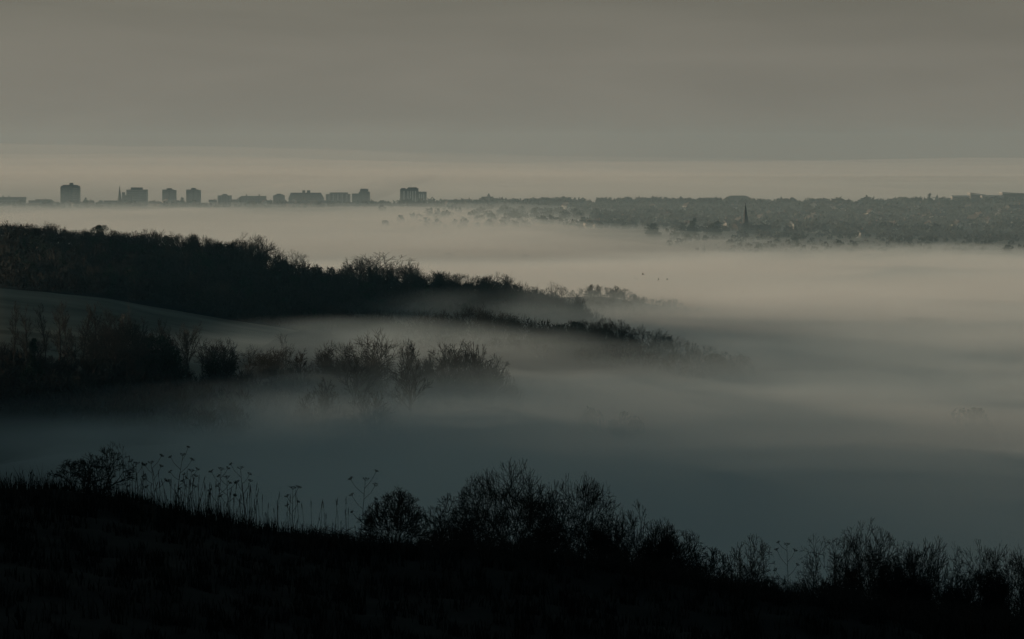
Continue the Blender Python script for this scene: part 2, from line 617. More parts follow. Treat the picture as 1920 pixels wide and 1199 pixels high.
def line_y(pts, px):
    return float(np.interp(px, [p[0] for p in pts], [p[1] for p in pts]))


def skyline_tree(px, py, dist, pr, label, group=None, wide=1.0, hmin=3.5, hmax=18.0, name=None):
    top = at(px, py, dist)
    z = tz(top.x, dist)
    h = min(max(top.z - z + .2, hmin), hmax)
    return place(pr, (top.x, dist, top.z - h), h, label, 'tree', group, wide, name=name) if top.z - h < z + .5 else \
        place(pr, (top.x, dist, z - .2), h, label, 'tree', group, wide, name=name)


# main wooded ridge: the trees whose heads make its skyline
R1 = [(-30, 404), (0, 408), (15, 415), (30, 420), (50, 418), (70, 420), (85, 421), (104, 415), (115, 423), (130, 430), (155, 427), (212, 430), (235, 433),
      (262, 430), (283, 427), (300, 434), (325, 434), (345, 437), (368, 438), (395, 447), (420, 450), (475, 449), (500, 456), (515, 468), (535, 478), (550, 490),
      (590, 499), (620, 505), (640, 512), (657, 492), (735, 497), (750, 498), (780, 499), (790, 507), (810, 507), (823, 505), (835, 511), (850, 512), (870, 513),
      (895, 515), (910, 516), (925, 513), (945, 515), (958, 525), (980, 528), (1000, 536), (1030, 543), (1075, 552), (1100, 570), (1120, 588), (1145, 607), (1185, 632)]
SPECIAL = [
    (187, 419, 1495, IVIES[0], 1.15, 'round ivy-clad tree standing above the wooded ridge top, below the church spire on the skyline', 'ivy_clad_tree'),
    (446, 438, 1490, OAKS[0], 1.15, 'broad bare oak crown standing up on the ridge just before its skyline drops', 'oak_tree'),
    (487, 442, 1488, OAKS[1], .8, 'small open bare tree at the point where the ridge skyline starts to drop', 'oak_tree'),
    (569, 472, 1480, OAKS[2], .95, 'lone round bare tree in the dip of the ridge with fog glowing behind', 'oak_tree'),
    (655, 487, 1462, ASHES[0], .8, 'slim bare tree at the end of the tall clump on the ridge, beside the dip', 'ash_tree'),
    (703, 477, 1470, OAKS[3], 1.35, 'tallest wide bare oak of the clump midway along the ridge', 'oak_tree'),
    (676, 484, 1468, OAKS[1], 1.1, 'bare oak shouldering the tallest oak of the clump midway along the ridge', 'oak_tree'),
    (763, 489, 1460, ASHES[1], .8, 'upright bare ash with spiky head just past the big ridge clump', 'ash_tree'),
    (780, 494, 1458, ASHES[2], .6, 'thin bare ash with clear trunk past the big ridge clump', 'ash_tree'),
    (940, 513, 1450, OAKS[0], 1.1, 'round bare oak on the low end of the main ridge, before it sinks in fog', 'oak_tree'),
    (1056, 532, 1560, OAKS[2], .9, 'pale bare tree between the main ridge end and the misty spur behind', 'oak_tree'),
]
for px, py, dist, pr, wide, lab, nm in SPECIAL:
    skyline_tree(px, py, dist, pr, lab, 'trees standing out on the ridge', wide, name=nm)
G1 = 'trees along the wooded ridge'
rng = random.Random(5)
n1 = 0
px = -25.0
while px < 1185:
    py = line_y(R1, px) + rng.uniform(0, 7)
    dist = 1500 - max(0, px) * .04 + rng.uniform(-18, 12)
    pr = rng.choice(OAKS + ASHES + MULTIS + IVIES[1:] if px < 560 else OAKS + MULTIS + ASHES[:2])
    skyline_tree(px, py, dist, pr, 'dark winter tree making up the skyline of the long wooded ridge', G1, rng.uniform(.85, 1.25))
    n1 += 1
    px += rng.uniform(7, 12)
# the wooded face below that skyline: nearer rows
G1b = 'trees on the face of the wooded ridge'
FOOT = [(-200, 522), (0, 545), (200, 577), (420, 606), (640, 628), (850, 640), (1000, 640)]
n2_ = 0
for row, dist in enumerate((1450, 1400, 1345, 1290)):
    px = -20 + row * 5
    while px < (1120 - row * 45):
        x = (px - 960) * K * dist
        d2 = dist + rng.uniform(-18, 18)
        z = tz(x, d2)
        pr = rng.choice(OAKS + ASHES + MULTIS + IVIES if rng.random() < .8 else IVIES + CONES)
        h = rng.uniform(7.5, 11.5)
        sky = at(px, line_y(R1, px) + 8 + row * 6, d2).z - z
        h = min(h, max(4, sky))
        place(pr, (x, d2, z - .3), h, 'dark tree packed into the wooded slope below the ridge skyline', 'tree', G1b, rng.uniform(.9, 1.3))
        n2_ += 1
        px += rng.uniform(20, 34)

# the misty spur behind the end of the ridge
R2 = [(1085, 546), (1100, 533), (1117, 530), (1135, 535), (1155, 535), (1170, 540), (1190, 548), (1210, 556), (1230, 557), (1245, 554), (1265, 557), (1285, 567),
      (1300, 574), (1315, 573), (1335, 578), (1370, 584)]
px = 1082.0
while px < 1372:
    skyline_tree(px, line_y(R2, px) + rng.uniform(0, 5), 1750 + rng.uniform(-15, 15), rng.choice(OAKS + MULTIS), 'pale bare tree on the far spur half lost in fog',
                 'trees on the far misty spur', rng.uniform(.9, 1.3), hmin=3)
    px += rng.uniform(8, 13)
# the nearer low spur in front
R3 = [(780, 592), (840, 582), (870, 580), (905, 572), (935, 587), (980, 592), (1017, 606), (1050, 608), (1075, 599), (1110, 603), (1130, 599), (1148, 599), (1165, 605),
      (1180, 609), (1205, 613), (1235, 623), (1260, 631), (1290, 637), (1320, 650), (1350, 659), (1390, 668)]
px = 782.0
while px < 1392:
    pr = rng.choice(ASHES + OAKS) if px < 1000 else rng.choice(OAKS + MULTIS + IVIES[:1])
    skyline_tree(px, line_y(R3, px) + rng.uniform(-2, 6), 1250 + rng.uniform(-15, 15), pr, 'dark tree on the low spur that runs out into the fog sea',
                 'trees on the low spur in the fog', rng.uniform(.85, 1.2), hmin=3)
    px += rng.uniform(11, 18)

# the valley wood in front of the field
W_LIST = [
    # px, top, dist, proto, wide, label
    (45, 562, 1010, POLES[0], 1.0, 'tall leaning thin birch on the field edge above the dark yew'),
    (25, 560, 1015, POLES[1], 1.0, 'tall thin birch nearest the edge of the picture, over the field'),
    (85, 560, 1020, POLES[2], 1.0, 'tall thin birch with bent trunk just past the dark yew'),
    (108, 572, 1025, POLES[0], 1.1, 'slender pole-like birch crossing the pale field, third past the yew'),
    (128, 566, 1028, POLES[1], 1.1, 'slender birch crossing the pale field midway to the twin-trunk group'),
    (154, 560, 1030, POLES[2], 1.3, 'tallest birch with forked trunk against the pale field'),
    (174, 570, 1032, POLES[0], 1.2, 'birch with spiky side twigs right beside the forked tallest birch'),
    (192, 582, 1034, POLES[1], 1.3, 'shorter birch before the fan-shaped ash on the field edge'),
    (225, 580, 1035, ASHES[0], .9, 'fan-shaped bare ash with many upright limbs before the big dark evergreen'),
    (250, 592, 1038, ASHES[1], .9, 'bare ash leaning against the big dark evergreen'),
    (305, 600, 1045, ASHES[2], .7, 'bare ash top poking out above the big dark evergreen'),
    (350, 608, 1048, ASHES[3], .75, 'thin bare ash with long side branches beyond the big dark evergreen'),
    (390, 640, 1052, OAKS[0], .9, 'round bare oak between thin ash and the dark end clump'),
    (415, 650, 1055, OAKS[1], .9, 'twiggy bare oak behind the dark end clump of the valley wood'),
    (62, 622, 1000, CONES[0], .95, 'dark pointed yew standing among the birches'),
    (296, 622, 1030, IVIES[0], 1.0, 'big dark ivy-clad evergreen mass at the centre of the valley wood'),
    (275, 655, 1024, IVIES[1], 1.0, 'lower dark evergreen shoulder of the big ivy-clad mass'),
    (318, 640, 1028, IVIES[2], .9, 'dark evergreen shoulder beyond the big ivy-clad mass'),
    (428, 668, 1050, IVIES[1], 1.0, 'dark bushy evergreen at the end of the dense valley wood'),
    (400, 672, 1046, IVIES[2], .9, 'dark evergreen just inside the end of the dense valley wood'),
    (466, 650, 1075, OAKS[2], .8, 'small bare tree just clear of the dark end clump, rising from fog'),
    (505, 655, 1078, OAKS[3], .7, 'small bare tree in a gap of the fog next to the spreading oak'),
    (545, 630, 1090, OAKS[0], .95, 'spreading bare oak with visible limbs rising from fog'),
    (606, 646, 1088, ASHES[0], .9, 'light bare ash between the spreading oak and the tall dark pair'),
    (640, 645, 1085, OAKS[1], .8, 'open-crowned bare tree just before the tall dark oak'),
    (703, 628, 1080, OAKS[2], 1.0, 'tall dark bare oak highest in the line rising from the fog'),
    (685, 645, 1082, OAKS[3], .8, 'bare oak tucked against the highest oak in the fog line'),
    (733, 648, 1084, OAKS[0], .7, 'bare oak beside the highest oak, toward the twin-headed ash'),
    (757, 640, 1078, ASHES[1], .7, 'narrow two-headed ash rising from the fog'),
    (772, 641, 1076, POLES[1], 1.2, 'slender ash behind the two-headed ash in the fog'),
    (822, 648, 1072, MULTIS[0], 1.1, 'dense dome-shaped thorn, first of the joined pair at the end of the wood'),
    (848, 655, 1074, MULTIS[1], 1.0, 'dense thorn filling the middle of the joined pair at the end of the wood'),
    (885, 644, 1070, MULTIS[2], 1.25, 'widest dome-shaped bare tree at the very end of the valley wood'),
    (920, 668, 1072, MULTIS[0], .9, 'trailing low bare tree past the widest dome, fading into fog'),
    (662, 672, 1010, ASHES[2], .9, 'twin-topped bare ash standing forward in the fog below the oaks'),
    (772, 684, 1000, ASHES[3], 1.0, 'pale fan-shaped ash standing forward in the fog below the two-headed ash'),
    (700, 732, 980, MULTIS[2], 1.1, 'dim bushy tree low in the fog, standing forward of the oaks'),
    (596, 712, 985, MULTIS[0], .9, 'faint rounded bush top just showing through the fog'),
    (1828, 722, 1050, IVIES[0], 1.1, 'faint round tree ghost alone far out in the open fog'),
    (1110, 754, 1010, IVIES[1], .7, 'faint lone tree ghost in the fog beyond the end of the wood'),
    (1172, 768, 1000, IVIES[2], 1.0, 'faintest low tree ghost furthest out in the fog'),
]
for px, py, dist, pr, wide, lab in W_LIST:
    skyline_tree(px, py, dist, pr, lab, 'trees of the valley wood', wide, hmin=4, hmax=24)
for k in range(44):
    px = rng.uniform(-15, 440)
    dist = 1040 + rng.uniform(-25, 30)
    pr = rng.choice(ASHES + POLES + OAKS + MULTIS)
    skyline_tree(px, rng.uniform(612, 675) + max(0, px - 300) * .2, dist, pr, 'bare tree in the crowded dark wood between the pale field and the fog', 'trees of the crowded valley wood',
                 rng.uniform(.7, 1.1), hmin=5, hmax=20)
for k in range(34):
    px = rng.uniform(445, 930)
    skyline_tree(px, rng.uniform(652, 695), 1085 + rng.uniform(-30, 15), rng.choice(ASHES + OAKS + MULTIS), 'bare tree half sunk in fog along the line of oaks', 'trees half sunk in the fog line',
                 rng.uniform(.8, 1.2), hmin=5, hmax=16)
# undergrowth bushes filling the foot of that wood
for k in range(46):
    px = rng.uniform(-20, 450)
    dist = 1000 + rng.uniform(-40, 35) + px * .05
    x = (px - 960) * K * dist
    pr = rng.choice(COPS + MULTIS)
    place(pr, (x, dist, tz(x, dist) - .3), rng.uniform(4, 8.5), 'dark bare bush in the thicket at the foot of the birches and evergreens', 'bush',
          'bushes in the valley wood thicket', rng.uniform(1, 1.4), name='hazel_bush')
for k in range(22):
    px = rng.uniform(455, 950)
    dist = 1060 + rng.uniform(-60, 20)
    x = (px - 960) * K * dist
    place(rng.choice(COPS + ASHES), (x, dist, tz(x, dist) - .3), rng.uniform(4, 8), 'dim bush sunk in the fog under the line of bare oaks', 'bush',
          'bushes sunk in the fog', rng.uniform(1, 1.4), name='hazel_bush')


# the rest of the woodland reads as one mass: a low thicket between the ridge trees
def thicket(name, n, area, hrange, seed):
    rg = np.random.default_rng(seed)
    V, k = [], 0
    m = 80
    while k < n:
        px, dist = rg.uniform(*area[0]), rg.uniform(*area[1])
        if not area[2](px, dist):
            continue
        x = (px - 960) * K * dist
        h = rg.uniform(*hrange)
        w_ = h * rg.uniform(.35, .6)
        a = rg.uniform(0, 6.283, m)
        t = rg.uniform(.12, .97, m)
        rr = w_ * np.sqrt(rg.random(m)) * np.sqrt(np.clip(1.08 - t ** 2, 0, 1))
        c = np.stack([x + rr * np.cos(a), dist + rr * np.sin(a), tz(x, dist) + h * t * .95], 1)
        out_ = np.stack([np.cos(a) * rr / w_ * .8, np.sin(a) * rr / w_ * .8, np.full(m, .9)], 1) + rg.normal(0, .45, (m, 3))
        out_ *= (h * .16 * rg.uniform(.5, 1.3, m) / np.linalg.norm(out_, axis=1))[:, None]
        side = np.cross(out_, rg.normal(size=(m, 3)))
        side *= (h * .022 * rg.uniform(.5, 1.6, m) / (np.linalg.norm(side, axis=1) + 1e-9))[:, None]
        V.append(np.stack([c - out_, c + side, c + out_, c - side], 1).reshape(-1, 3))
        k += 1
    V = np.concatenate(V)
    o = obj(name, mesh_np(name, V, np.arange(len(V)).reshape(-1, 4), M['twig']))
    return tag(o, kind='stuff')


def on_face(px, dist):
    lo = np.interp(px, [-100, 0, 420, 640, 1150], [1235, 1245, 1275, 1285, 1275])
    return lo < dist < 1490


thicket('woods', 1300, ((-30, 1175), (1240, 1490), on_face), (5.0, 9.0), 201)
thicket('woods', 420, ((-30, 1185), (1470, 1505), lambda p, d: True), (5.0, 7.5), 204)
thicket('woods', 260, ((740, 1395), (1205, 1258), lambda p, d: True), (3.5, 6.5), 203)
thicket('woods', 260, ((1060, 1385), (1640, 1765), lambda p, d: True), (2.5, 5.0), 205)
thicket('undergrowth', 420, ((-30, 455), (950, 1045), lambda p, d: True), (3.5, 9), 202)
thicket('undergrowth', 260, ((448, 950), (1030, 1090), lambda p, d: True), (3, 7.5), 206)


# ------------------------------------------------------------------ foreground
def fg(px, base_py, dist=FD):
    x = (px - 960) * K * dist
    return Vector((x, dist, tz(x, dist) - .08))


FORK = dict(BASE, trunk_lev=1, wobf=.13, upf=.025, three=.3, fang=27, flen=.82, side=1, depth=6, first=.3, len0=1.0, foot=.2)
FTREE = dict(FORK, stems=3, tilt=60, foot=.05, r0=.075, tip=.0095, three=.45, fang=36, flen=.82, depth=6, trunk_lev=0, wobf=.18, sides=6)
FSHRUB = dict(FORK, stems=13, tilt=80, foot=.12, r0=.030, tip=.0092, depth=6, trunk_lev=0, three=.36)
FDENSE = dict(FORK, stems=26, tilt=82, foot=.42, r0=.040, tip=.0100, depth=6, trunk_lev=0, three=.46)
FWHIP = dict(FORK, stems=30, tilt=74, foot=.6, r0=.026, tip=.0082, depth=5, trunk_lev=0, fang=24, upf=.02, three=.45, side=2)
FG = [
    # px, top py, dist, width px, params, name, label
    (150, 850, 128, 120, FTREE, 'thorn_tree', 'low spreading bare thorn tree, the shorter of the twin trees on the grassy brow'),
    (184, 832, 129, 100, FTREE, 'thorn_tree', 'rounder and taller bare thorn tree of the twin trees on the grassy brow'),
    (740, 916, 130, 112, FSHRUB, 'bare_shrub', 'single fan-shaped bare shrub between the dry stalks and the big dome bush'),
    (838, 930, 131, 95, FSHRUB, 'bare_shrub', 'scraggy low shrub leaning on the near side of the big dome bush'),
    (958, 872, 131, 205, FDENSE, 'bare_bush', 'biggest dome-shaped bare bush, dense twigs, highest on the brow'),
    (1072, 903, 132, 165, FDENSE, 'bare_bush', 'second big bare bush joined to the biggest dome bush'),
    (1140, 942, 132, 90, FSHRUB, 'bare_shrub', 'lower shrub filling the end of the joined big bushes'),
    (1188, 946, 132, 84, FSHRUB, 'bare_shrub', 'spiky upright shrub just past the joined big bushes'),
    (1232, 982, 133, 84, FDENSE, 'bare_shrub', 'short shrub between the spiky upright shrub and the low wide one'),
    (1270, 992, 133, 96, FDENSE, 'bare_shrub', 'low wide shrub of upright whips on the dip of the brow'),
    (1338, 1028, 133, 62, FSHRUB, 'bare_shrub', 'smallest whippy shrub beside the lone tall stem'),
    (1404, 1008, 134, 92, FSHRUB, 'bare_shrub', 'isolated round bare shrub just before the tall branched weed stem'),
    (1560, 1006, 134, 118, FSHRUB, 'bare_bush', 'broad bare bush, near half of the pair past the branched weed stem'),
    (1632, 988, 134, 130, FDENSE, 'bare_bush', 'taller bare bush with upright shoots, far half of the pair past the weed stem'),
    (1698, 1026, 134, 100, FDENSE, 'bare_shrub', 'whippy shrub squeezed against the pair of big bushes'),
    (1756, 1020, 134, 120, FDENSE, 'bare_shrub', 'first full whippy shrub of the row running off the edge'),
    (1830, 1030, 134, 116, FDENSE, 'bare_shrub', 'middle whippy shrub of the row running off the edge'),
    (1902, 1032, 134, 120, FDENSE, 'bare_shrub', 'last whippy shrub of the row, cut by the edge of the picture'),
]
for k, (px, py, dist, wpx, P, nm, lab) in enumerate(FG):
    p = fg(px, 0, dist)
    H = at(px, py, dist).z - p.z
    W = wpx * mpp(dist)
    sc = max(.6, min(1.2, H / 3.0))
    Pk = dict(P, width=W * 1.3 / H, r0=P['r0'] * sc)
    (tv, tf), (cv, cf) = plant_mesh(400 + k, Pk, H)
    t = empty(nm, p)
    obj('trunk' if P is FTREE else 'stem', mesh_np('trunk', tv, tf, M['dark_twig']), t)
    obj('crown', mesh_np('crown', cv, cf, M['dark_twig']), t)
    tag(t, lab, 'tree' if P is FTREE else 'shrub', 'bare shrubs along the foreground brow')


def umbel(C, p, d, rng, rad=.14, n=9):
    a = d.orthogonal().normalized()
    b = d.cross(a)
    for k in range(n):
        th = 6.283 * k / n + rng.random() * .4
        q = p + d * rad * rng.uniform(.5, .8) + (a * math.cos(th) + b * math.sin(th)) * rad * rng.uniform(.6, 1.1)
        C.add([p, q], [.005, .004])
        for j in range(4):
            C.add([q, q + Vector((rng.uniform(-.04, .04), rng.uniform(-.04, .04), rng.uniform(.0, .04)))], [.006, .008])


def hogweed(px, top_py, dist, rng, label, group=None, lean=0.0, arms=4):
    p = fg(px, 0, dist)
    H = at(px, top_py, dist).z - p.z
    t = empty('hogweed', p)
    S = Chains()
    pts = [Vector((0, 0, 0))]
    for i in range(4):
        pts.append(pts[-1] + Vector((lean * H / 4 + rng.uniform(-.02, .02), rng.uniform(-.02, .02), H * .235)))
    S.add(pts, [.013, .012, .010, .009, .007], 5)
    heads = [(pts[-1], Vector((lean, 0, 1)).normalized(), .115)]
    for k in range(arms):
        f = 1.6 + 2.3 * (k + rng.random() * .6) / arms
        i = min(int(f), 3)
        q = pts[i].lerp(pts[i + 1], f - i)
        sgn = 1 if k % 2 else -1
        d = Vector((sgn * rng.uniform(.5, .9), rng.uniform(-.4, .4), rng.uniform(.5, .9))).normalized()
        L = H * rng.uniform(.14, .26)
        e1 = q + d * L * .6
        d2 = (d + Vector((0, 0, .5))).normalized()
        e2 = e1 + d2 * L * .5
        S.add([q, e1, e2], [.008, .007, .006], 4)
        heads.append((e2, d2, rng.uniform(.05, .10)))
    obj('stem', S.mesh('stem', M['stalk']), t)
    for q, d, r_ in heads:
        C = Chains()
        umbel(C, q, d, rng, r_)
        obj('umbel', C.mesh('umbel', M['stalk']), t)
    return tag(t, label, 'weed', group)


rh = random.Random(21)
HOG = [(248, 866, 'branched dead hogweed just clear of the twin thorn trees'), (291, 864, 'dead hogweed with crowded heads between the clear one and the tallest one'),
       (323, 848, 'tallest dead hogweed with stacked flower heads on the brow'), (348, 880, 'short dead hogweed next to the tallest stacked one'),
       (404, 876, 'dead hogweed with two wide level arms'), (428, 892, 'drooping dead hogweed between the two wide-armed ones'),
       (460, 873, 'dead hogweed with the widest flat heads, second of the wide-armed pair'), (545, 912, 'low dead hogweed in the dip of the stalk row'),
       (672, 893, 'tall forked dead hogweed standing close before the fan-shaped shrub'), (1480, 1016, 'lone branched weed stem between the round shrub and the pair of big bushes')]
for px, py, lab in HOG:
    hogweed(px, py, 127 + rh.uniform(-1, 3) if px < 1400 else 133, rh, lab, 'dead hogweed stems on the brow', rh.uniform(-.13, .13), rh.randint(3, 6))

# dry stalks in the grass
stalk_meshes = []
for k in range(5):
    S, C = Chains(), Chains()
    rk = random.Random(60 + k)
    pts = [Vector((0, 0, 0))]
    for i in range(3):
        pts.append(pts[-1] + Vector((rk.uniform(-.05, .05), rk.uniform(-.05, .05), .33)))
    S.add(pts, [.009, .008, .007, .005], 4)
    q0 = pts[3]
    lean_ = (pts[3] - pts[2]).normalized()
    C.add([q0 - lean_ * .05 + lean_ * .045 * i for i in range(6)], [.005, .009 + rk.random() * .008, .012, .014 + rk.random() * .004, .010, .003], 5)
    stalk_meshes.append((S.mesh('stem', M['stalk']), C.mesh('seed_head', M['stalk'])))
for k in range(240):
    px = rh.choice([rh.uniform(235, 700), rh.uniform(235, 700), rh.uniform(-5, 100), rh.uniform(240, 480)])
    dist = 128 + rh.uniform(-2.5, 4)
    p = fg(px, 0, dist)
    H = rh.uniform(.6, 1.6) if px > 235 else rh.uniform(.35, .75)
    t = empty('dry_stalk', p, rh.uniform(0, 6.28))
    t.rotation_euler = (rh.gauss(0, .09), rh.gauss(0, .09), rh.uniform(0, 6.28))
    t.scale = (1, 1, H)
    sm, hm = stalk_meshes[k % 5]
    obj('stem', sm, t)
    obj('seed_head', hm, t)
    tag(t, 'dry upright stalk in the row of dead stems on the grassy brow', 'weed', 'dry stalks on the brow')
# two whips and a post
w = Chains()
w.add([Vector((0, 0, 0)), Vector((.02, 0, 1.0)), Vector((0, 0, 2.0))], [.012, .01, .006], 4)
o = obj('sapling', w.mesh('sapling', M['dark_twig']), None, fg(1358, 0, 133))
tag(o, 'thin lone upright whip between the smallest shrub and the isolated round shrub', 'sapling')
w = Chains()
w.add([Vector((0, 0, 0)), Vector((.0, 0, .8)), Vector((.12, 0, 1.35)), Vector((.24, 0, 1.5))], [.014, .012, .009, .006], 4)
for j in range(7):
    w.add([Vector((.12 + j * .02, 0, 1.37 + j * .02)), Vector((.12 + j * .02 + rh.uniform(-.02, .08), rh.uniform(-.04, .04), 1.37 + j * .02 + rh.uniform(.02, .1)))], [.01, .013], 4)
o = obj('reed_stem', w.mesh('reed_stem', M['stalk']), None, fg(1322, 0, 133))
tag(o, 'bent grassy stem with nodding head beside the smallest shrub', 'weed')
pm = MB()
pm.lathe([(.06, -.3), (.058, 1.0), (.05, 1.04)], 8)
o = pm.build('fence_post', M['dark_twig'], None, fg(286, 0, 122))
tag(o, 'short dark wooden post standing in the grass below the dry stalks', 'post')


# rough grass of the brow
def blades(name, n, xr, yr, hr, wr, seed, mat, tuft=True, arch=.25):
    rg = np.random.default_rng(seed)
    x = rg.uniform(*xr, n)
    y = rg.uniform(*yr, n)
    if tuft:
        m = n // 14
        cx, cy = rg.uniform(*xr, m), rg.uniform(*yr, m)
        pick = rg.integers(0, m, n)
        x, y = cx[pick] + rg.normal(0, .16, n), cy[pick] + rg.normal(0, .16, n)
    z = terrain(x, y) - .03
    h = rg.uniform(*hr, n) * (0.65 + .6 * np.clip(fbm(x / 3, y / 3, 5) + .4, 0, 1.2))
    a = rg.uniform(0, 6.28, n)
    wd = rg.uniform(*wr, n)
    lean = rg.normal(0, arch, (n, 2))
    bx, by = np.cos(a) * wd, np.sin(a) * wd
    mxx, myy = x + lean[:, 0] * h * .3, y + lean[:, 1] * h * .3
    tx, ty = x + lean[:, 0] * h, y + lean[:, 1] * h
    v = np.stack([np.stack([x - bx, y - by, z], 1), np.stack([x + bx, y + by, z], 1),
                  np.stack([mxx + bx * .7, myy + by * .7, z + h * .6], 1), np.stack([tx + bx * .1, ty + by * .1, z + h], 1),
                  np.stack([mxx - bx * .7, myy - by * .7, z + h * .6], 1)], 1).reshape(-1, 3)
    i = np.arange(n)[:, None] * 5
    f = np.concatenate([i + np.array([[0, 1, 2, 4]]), i + np.array([[4, 2, 3, 3]])])
    tri = [tuple(q) for q in (i + np.array([[4, 2, 3]])).tolist()]
    qd = [tuple(q) for q in (i + np.array([[0, 1, 2, 4]])).tolist()]
    o = obj(name, mesh_np(name, v, qd + tri, mat))
    return tag(o, kind='stuff')


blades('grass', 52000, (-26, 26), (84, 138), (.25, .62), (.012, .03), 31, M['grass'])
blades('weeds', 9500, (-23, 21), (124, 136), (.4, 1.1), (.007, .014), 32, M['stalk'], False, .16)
# brambles and dead bracken under the shrubs
rgb = random.Random(77)
B = Chains()
for k in range(2000):
    px = rgb.uniform(560, 1940)
    dist = 126 + rgb.random() ** 2 * 9
    p = fg(px, 0, dist)
    a = rgb.uniform(0, 6.28)
    L = rgb.uniform(.5, 1.5)
    hh = rgb.uniform(.12, .5) if px < 800 else rgb.uniform(.2, .85)
    dx, dy = math.cos(a) * L, math.sin(a) * L
    B.add([p, p + Vector((dx * .3, dy * .3, hh * .8)), p + Vector((dx * .65, dy * .65, hh)), p + Vector((dx, dy, hh * .45))], [.012, .011, .009, .006], 3)
    for j in range(3):
        q = p + Vector((dx * .5, dy * .5, hh * .9))
        B.add([q, q + Vector((rgb.uniform(-.3, .3), rgb.uniform(-.3, .3), rgb.uniform(0, .3)))], [.008, .006], 3)
tag(obj('undergrowth', B.mesh('undergrowth', M['dark_twig'])), kind='stuff')

# ------------------------------------------------------------------ town
TD = 4500.0
TM = mpp(TD)


def bx_(px0, px1):
    return (px0 - px1) / 2 * TM, (px1 - px0) / 2 * TM


def skybuilding(name, px0, px1, top, base, label, cat, dist=TD):
    c = at((px0 + px1) / 2, base, dist)
    g = tz(c.x, dist)
    t = empty(name, (c.x, dist, g))
    hw = (px1 - px0) / 2 * mpp(dist)
    h = at(960, top, dist).z - g
    tag(t, label, cat, 'buildings on the town skyline')
    return t, hw, h


def storeys(mb, x0, x1, y, z0, z1, dz=2.9, depth=.35, h=.9):
    z = z0
    while z + h < z1:
        mb.box(x0, x1, y - depth, y, z, z + h)
        z += dz


def windows(t, x0, x1, y, z0, z1, dz=2.9, dx=3.0, w=1.6, h=1.4):
    z = z0
    n = max(1, int((x1 - x0) / dx))
    s = (x1 - x0) / n
    while z + h < z1:
        m = MB()
        for i in range(n):
            c = x0 + (i + .5) * s
            m.box(c - w / 2, c + w / 2, y - .04, y + .2, z, z + h)
        m.build('window_band', M['glass'], t)
        z += dz


def zr(px_y, g, dist=TD):
    return at(960, px_y, dist).z - g


# tower with balconies
t, hw, h = skybuilding('apartment_tower', 113, 150, 349, 385, 'widest and tallest apartment tower on the skyline, with stacked balconies and a roof box', 'tower block')
m = MB()
m.box(-hw + 1, hw - 2, 0, 18, 0, h)
m.box(-hw, hw - 4, 2, 15, 0, h - 1.2)
m.build('wall', M['concrete_dark'], t)
windows(t, -hw + 9, hw - 10, 0, 3, h - 2, dx=2.4)
z = 4
while z < h - 2:
    b = MB()
    b.box(hw - 2, hw, 1, 9, z, z + 1.3)
    b.box(hw - 9, hw - 3, -1.3, 0, z, z + 1.2)
    b.build('balcony', M['concrete'], t)
    z += 2.9
m = MB()
m.box(-hw + 3, hw - 4.5, 1, 16, h, h + 1.2)
m.box(-hw + 16.5 * TM, -hw + 22.5 * TM, 5, 12, h + 1.2, h + 3.9)
m.build('roof', M['concrete_dark'], t)

# long slab at the edge
t, hw, h = skybuilding('office_slab', -12, 46, 370, 385, 'long low office slab at the very end of the skyline, two vents on its roof', 'building')
m = MB(); m.box(-hw, hw, 0, 14, 0, h); m.build('wall', M['concrete'], t)
m = MB(); m.box(-hw - .4, hw + .4, -.4, 14.4, h - 3.6, h - .1); m.build('top_storey', M['concrete_dark'], t)
windows(t, -hw + 2, hw - 2, 0, 2, h - 4)
for q in (16.5, 27.5):
    m = MB(); m.box(-hw + q * TM - .6, -hw + q * TM + .6, 5, 6.5, h - .1, h + 2); m.build('roof_vent', M['concrete_dark'], t)

# low roofs
t, hw, h = skybuilding('hall', 70, 108, 378, 386, 'low hall with stepped pitched roof just short of the widest tower', 'building')
m = MB(); m.box(-hw, hw, 0, 16, 0, h - 1); m.build('wall', M['brick'], t)
m = MB(); m.gable(-hw, hw * .2, 0, 16, h - 1, h + 1.2, 'x', .5); m.gable(-hw * .1, hw * .55, 2, 14, h - .9, h + 2.6, 'y', .4); m.build('roof', M['roof'], t)

# skyline church
t, hw, h = skybuilding('church', 219, 229, 362, 386, 'slim dark church spire on the skyline between the widest tower and the stepped office block', 'church', 4420)
m = MB(); m.box(-2.6, 2.6, 0, 5.2, 0, 8); m.build('tower', M['stone'], t)
m = MB(); m.lathe([(3.1, 8), (2.0, 14), (.12, zr(349, tz(t.location.x, 4420), 4420))], 8, 0, 2.6, R(22.5)); m.build('spire', M['roof'], t)
m = MB(); m.box(-20, -2.6, -1, 9, 0, 4.2); m.build('nave', M['stone'], t)
m = MB(); m.gable(-20, -2.6, -1, 9, 4.2, 8.2, 'x', .4); m.build('roof', M['roof'], t)

# stepped office block
t, hw, h = skybuilding('office_block', 237, 275, 356, 386, 'stepped office block with a dark roof storey right beside the skyline spire', 'building')
m = MB(); m.box(-hw, hw, 0, 16, 0, h); m.build('wall', M['concrete'], t)
m = MB(); m.box(-hw + 8 * TM, -hw + 29 * TM, 3, 12, h, h + 4 * TM); m.build('roof_storey', M['concrete_dark'], t)
m = MB(); m.box(-hw - 9 * TM, -hw - 4 * TM, 4, 10, 0, zr(361, t.location.z)); m.build('stair_tower', M['concrete_dark'], t)
m = MB(); m.box(-hw - 4 * TM, -hw + 11 * TM, -10, -1, 0, zr(366.5, t.location.z)); m.build('annexe', M['concrete_dark'], t)
storey = MB(); storeys(storey, -hw, hw, 0, 1.5, h - .5); storey.build('floor_bands', M['pale_wall'], t)

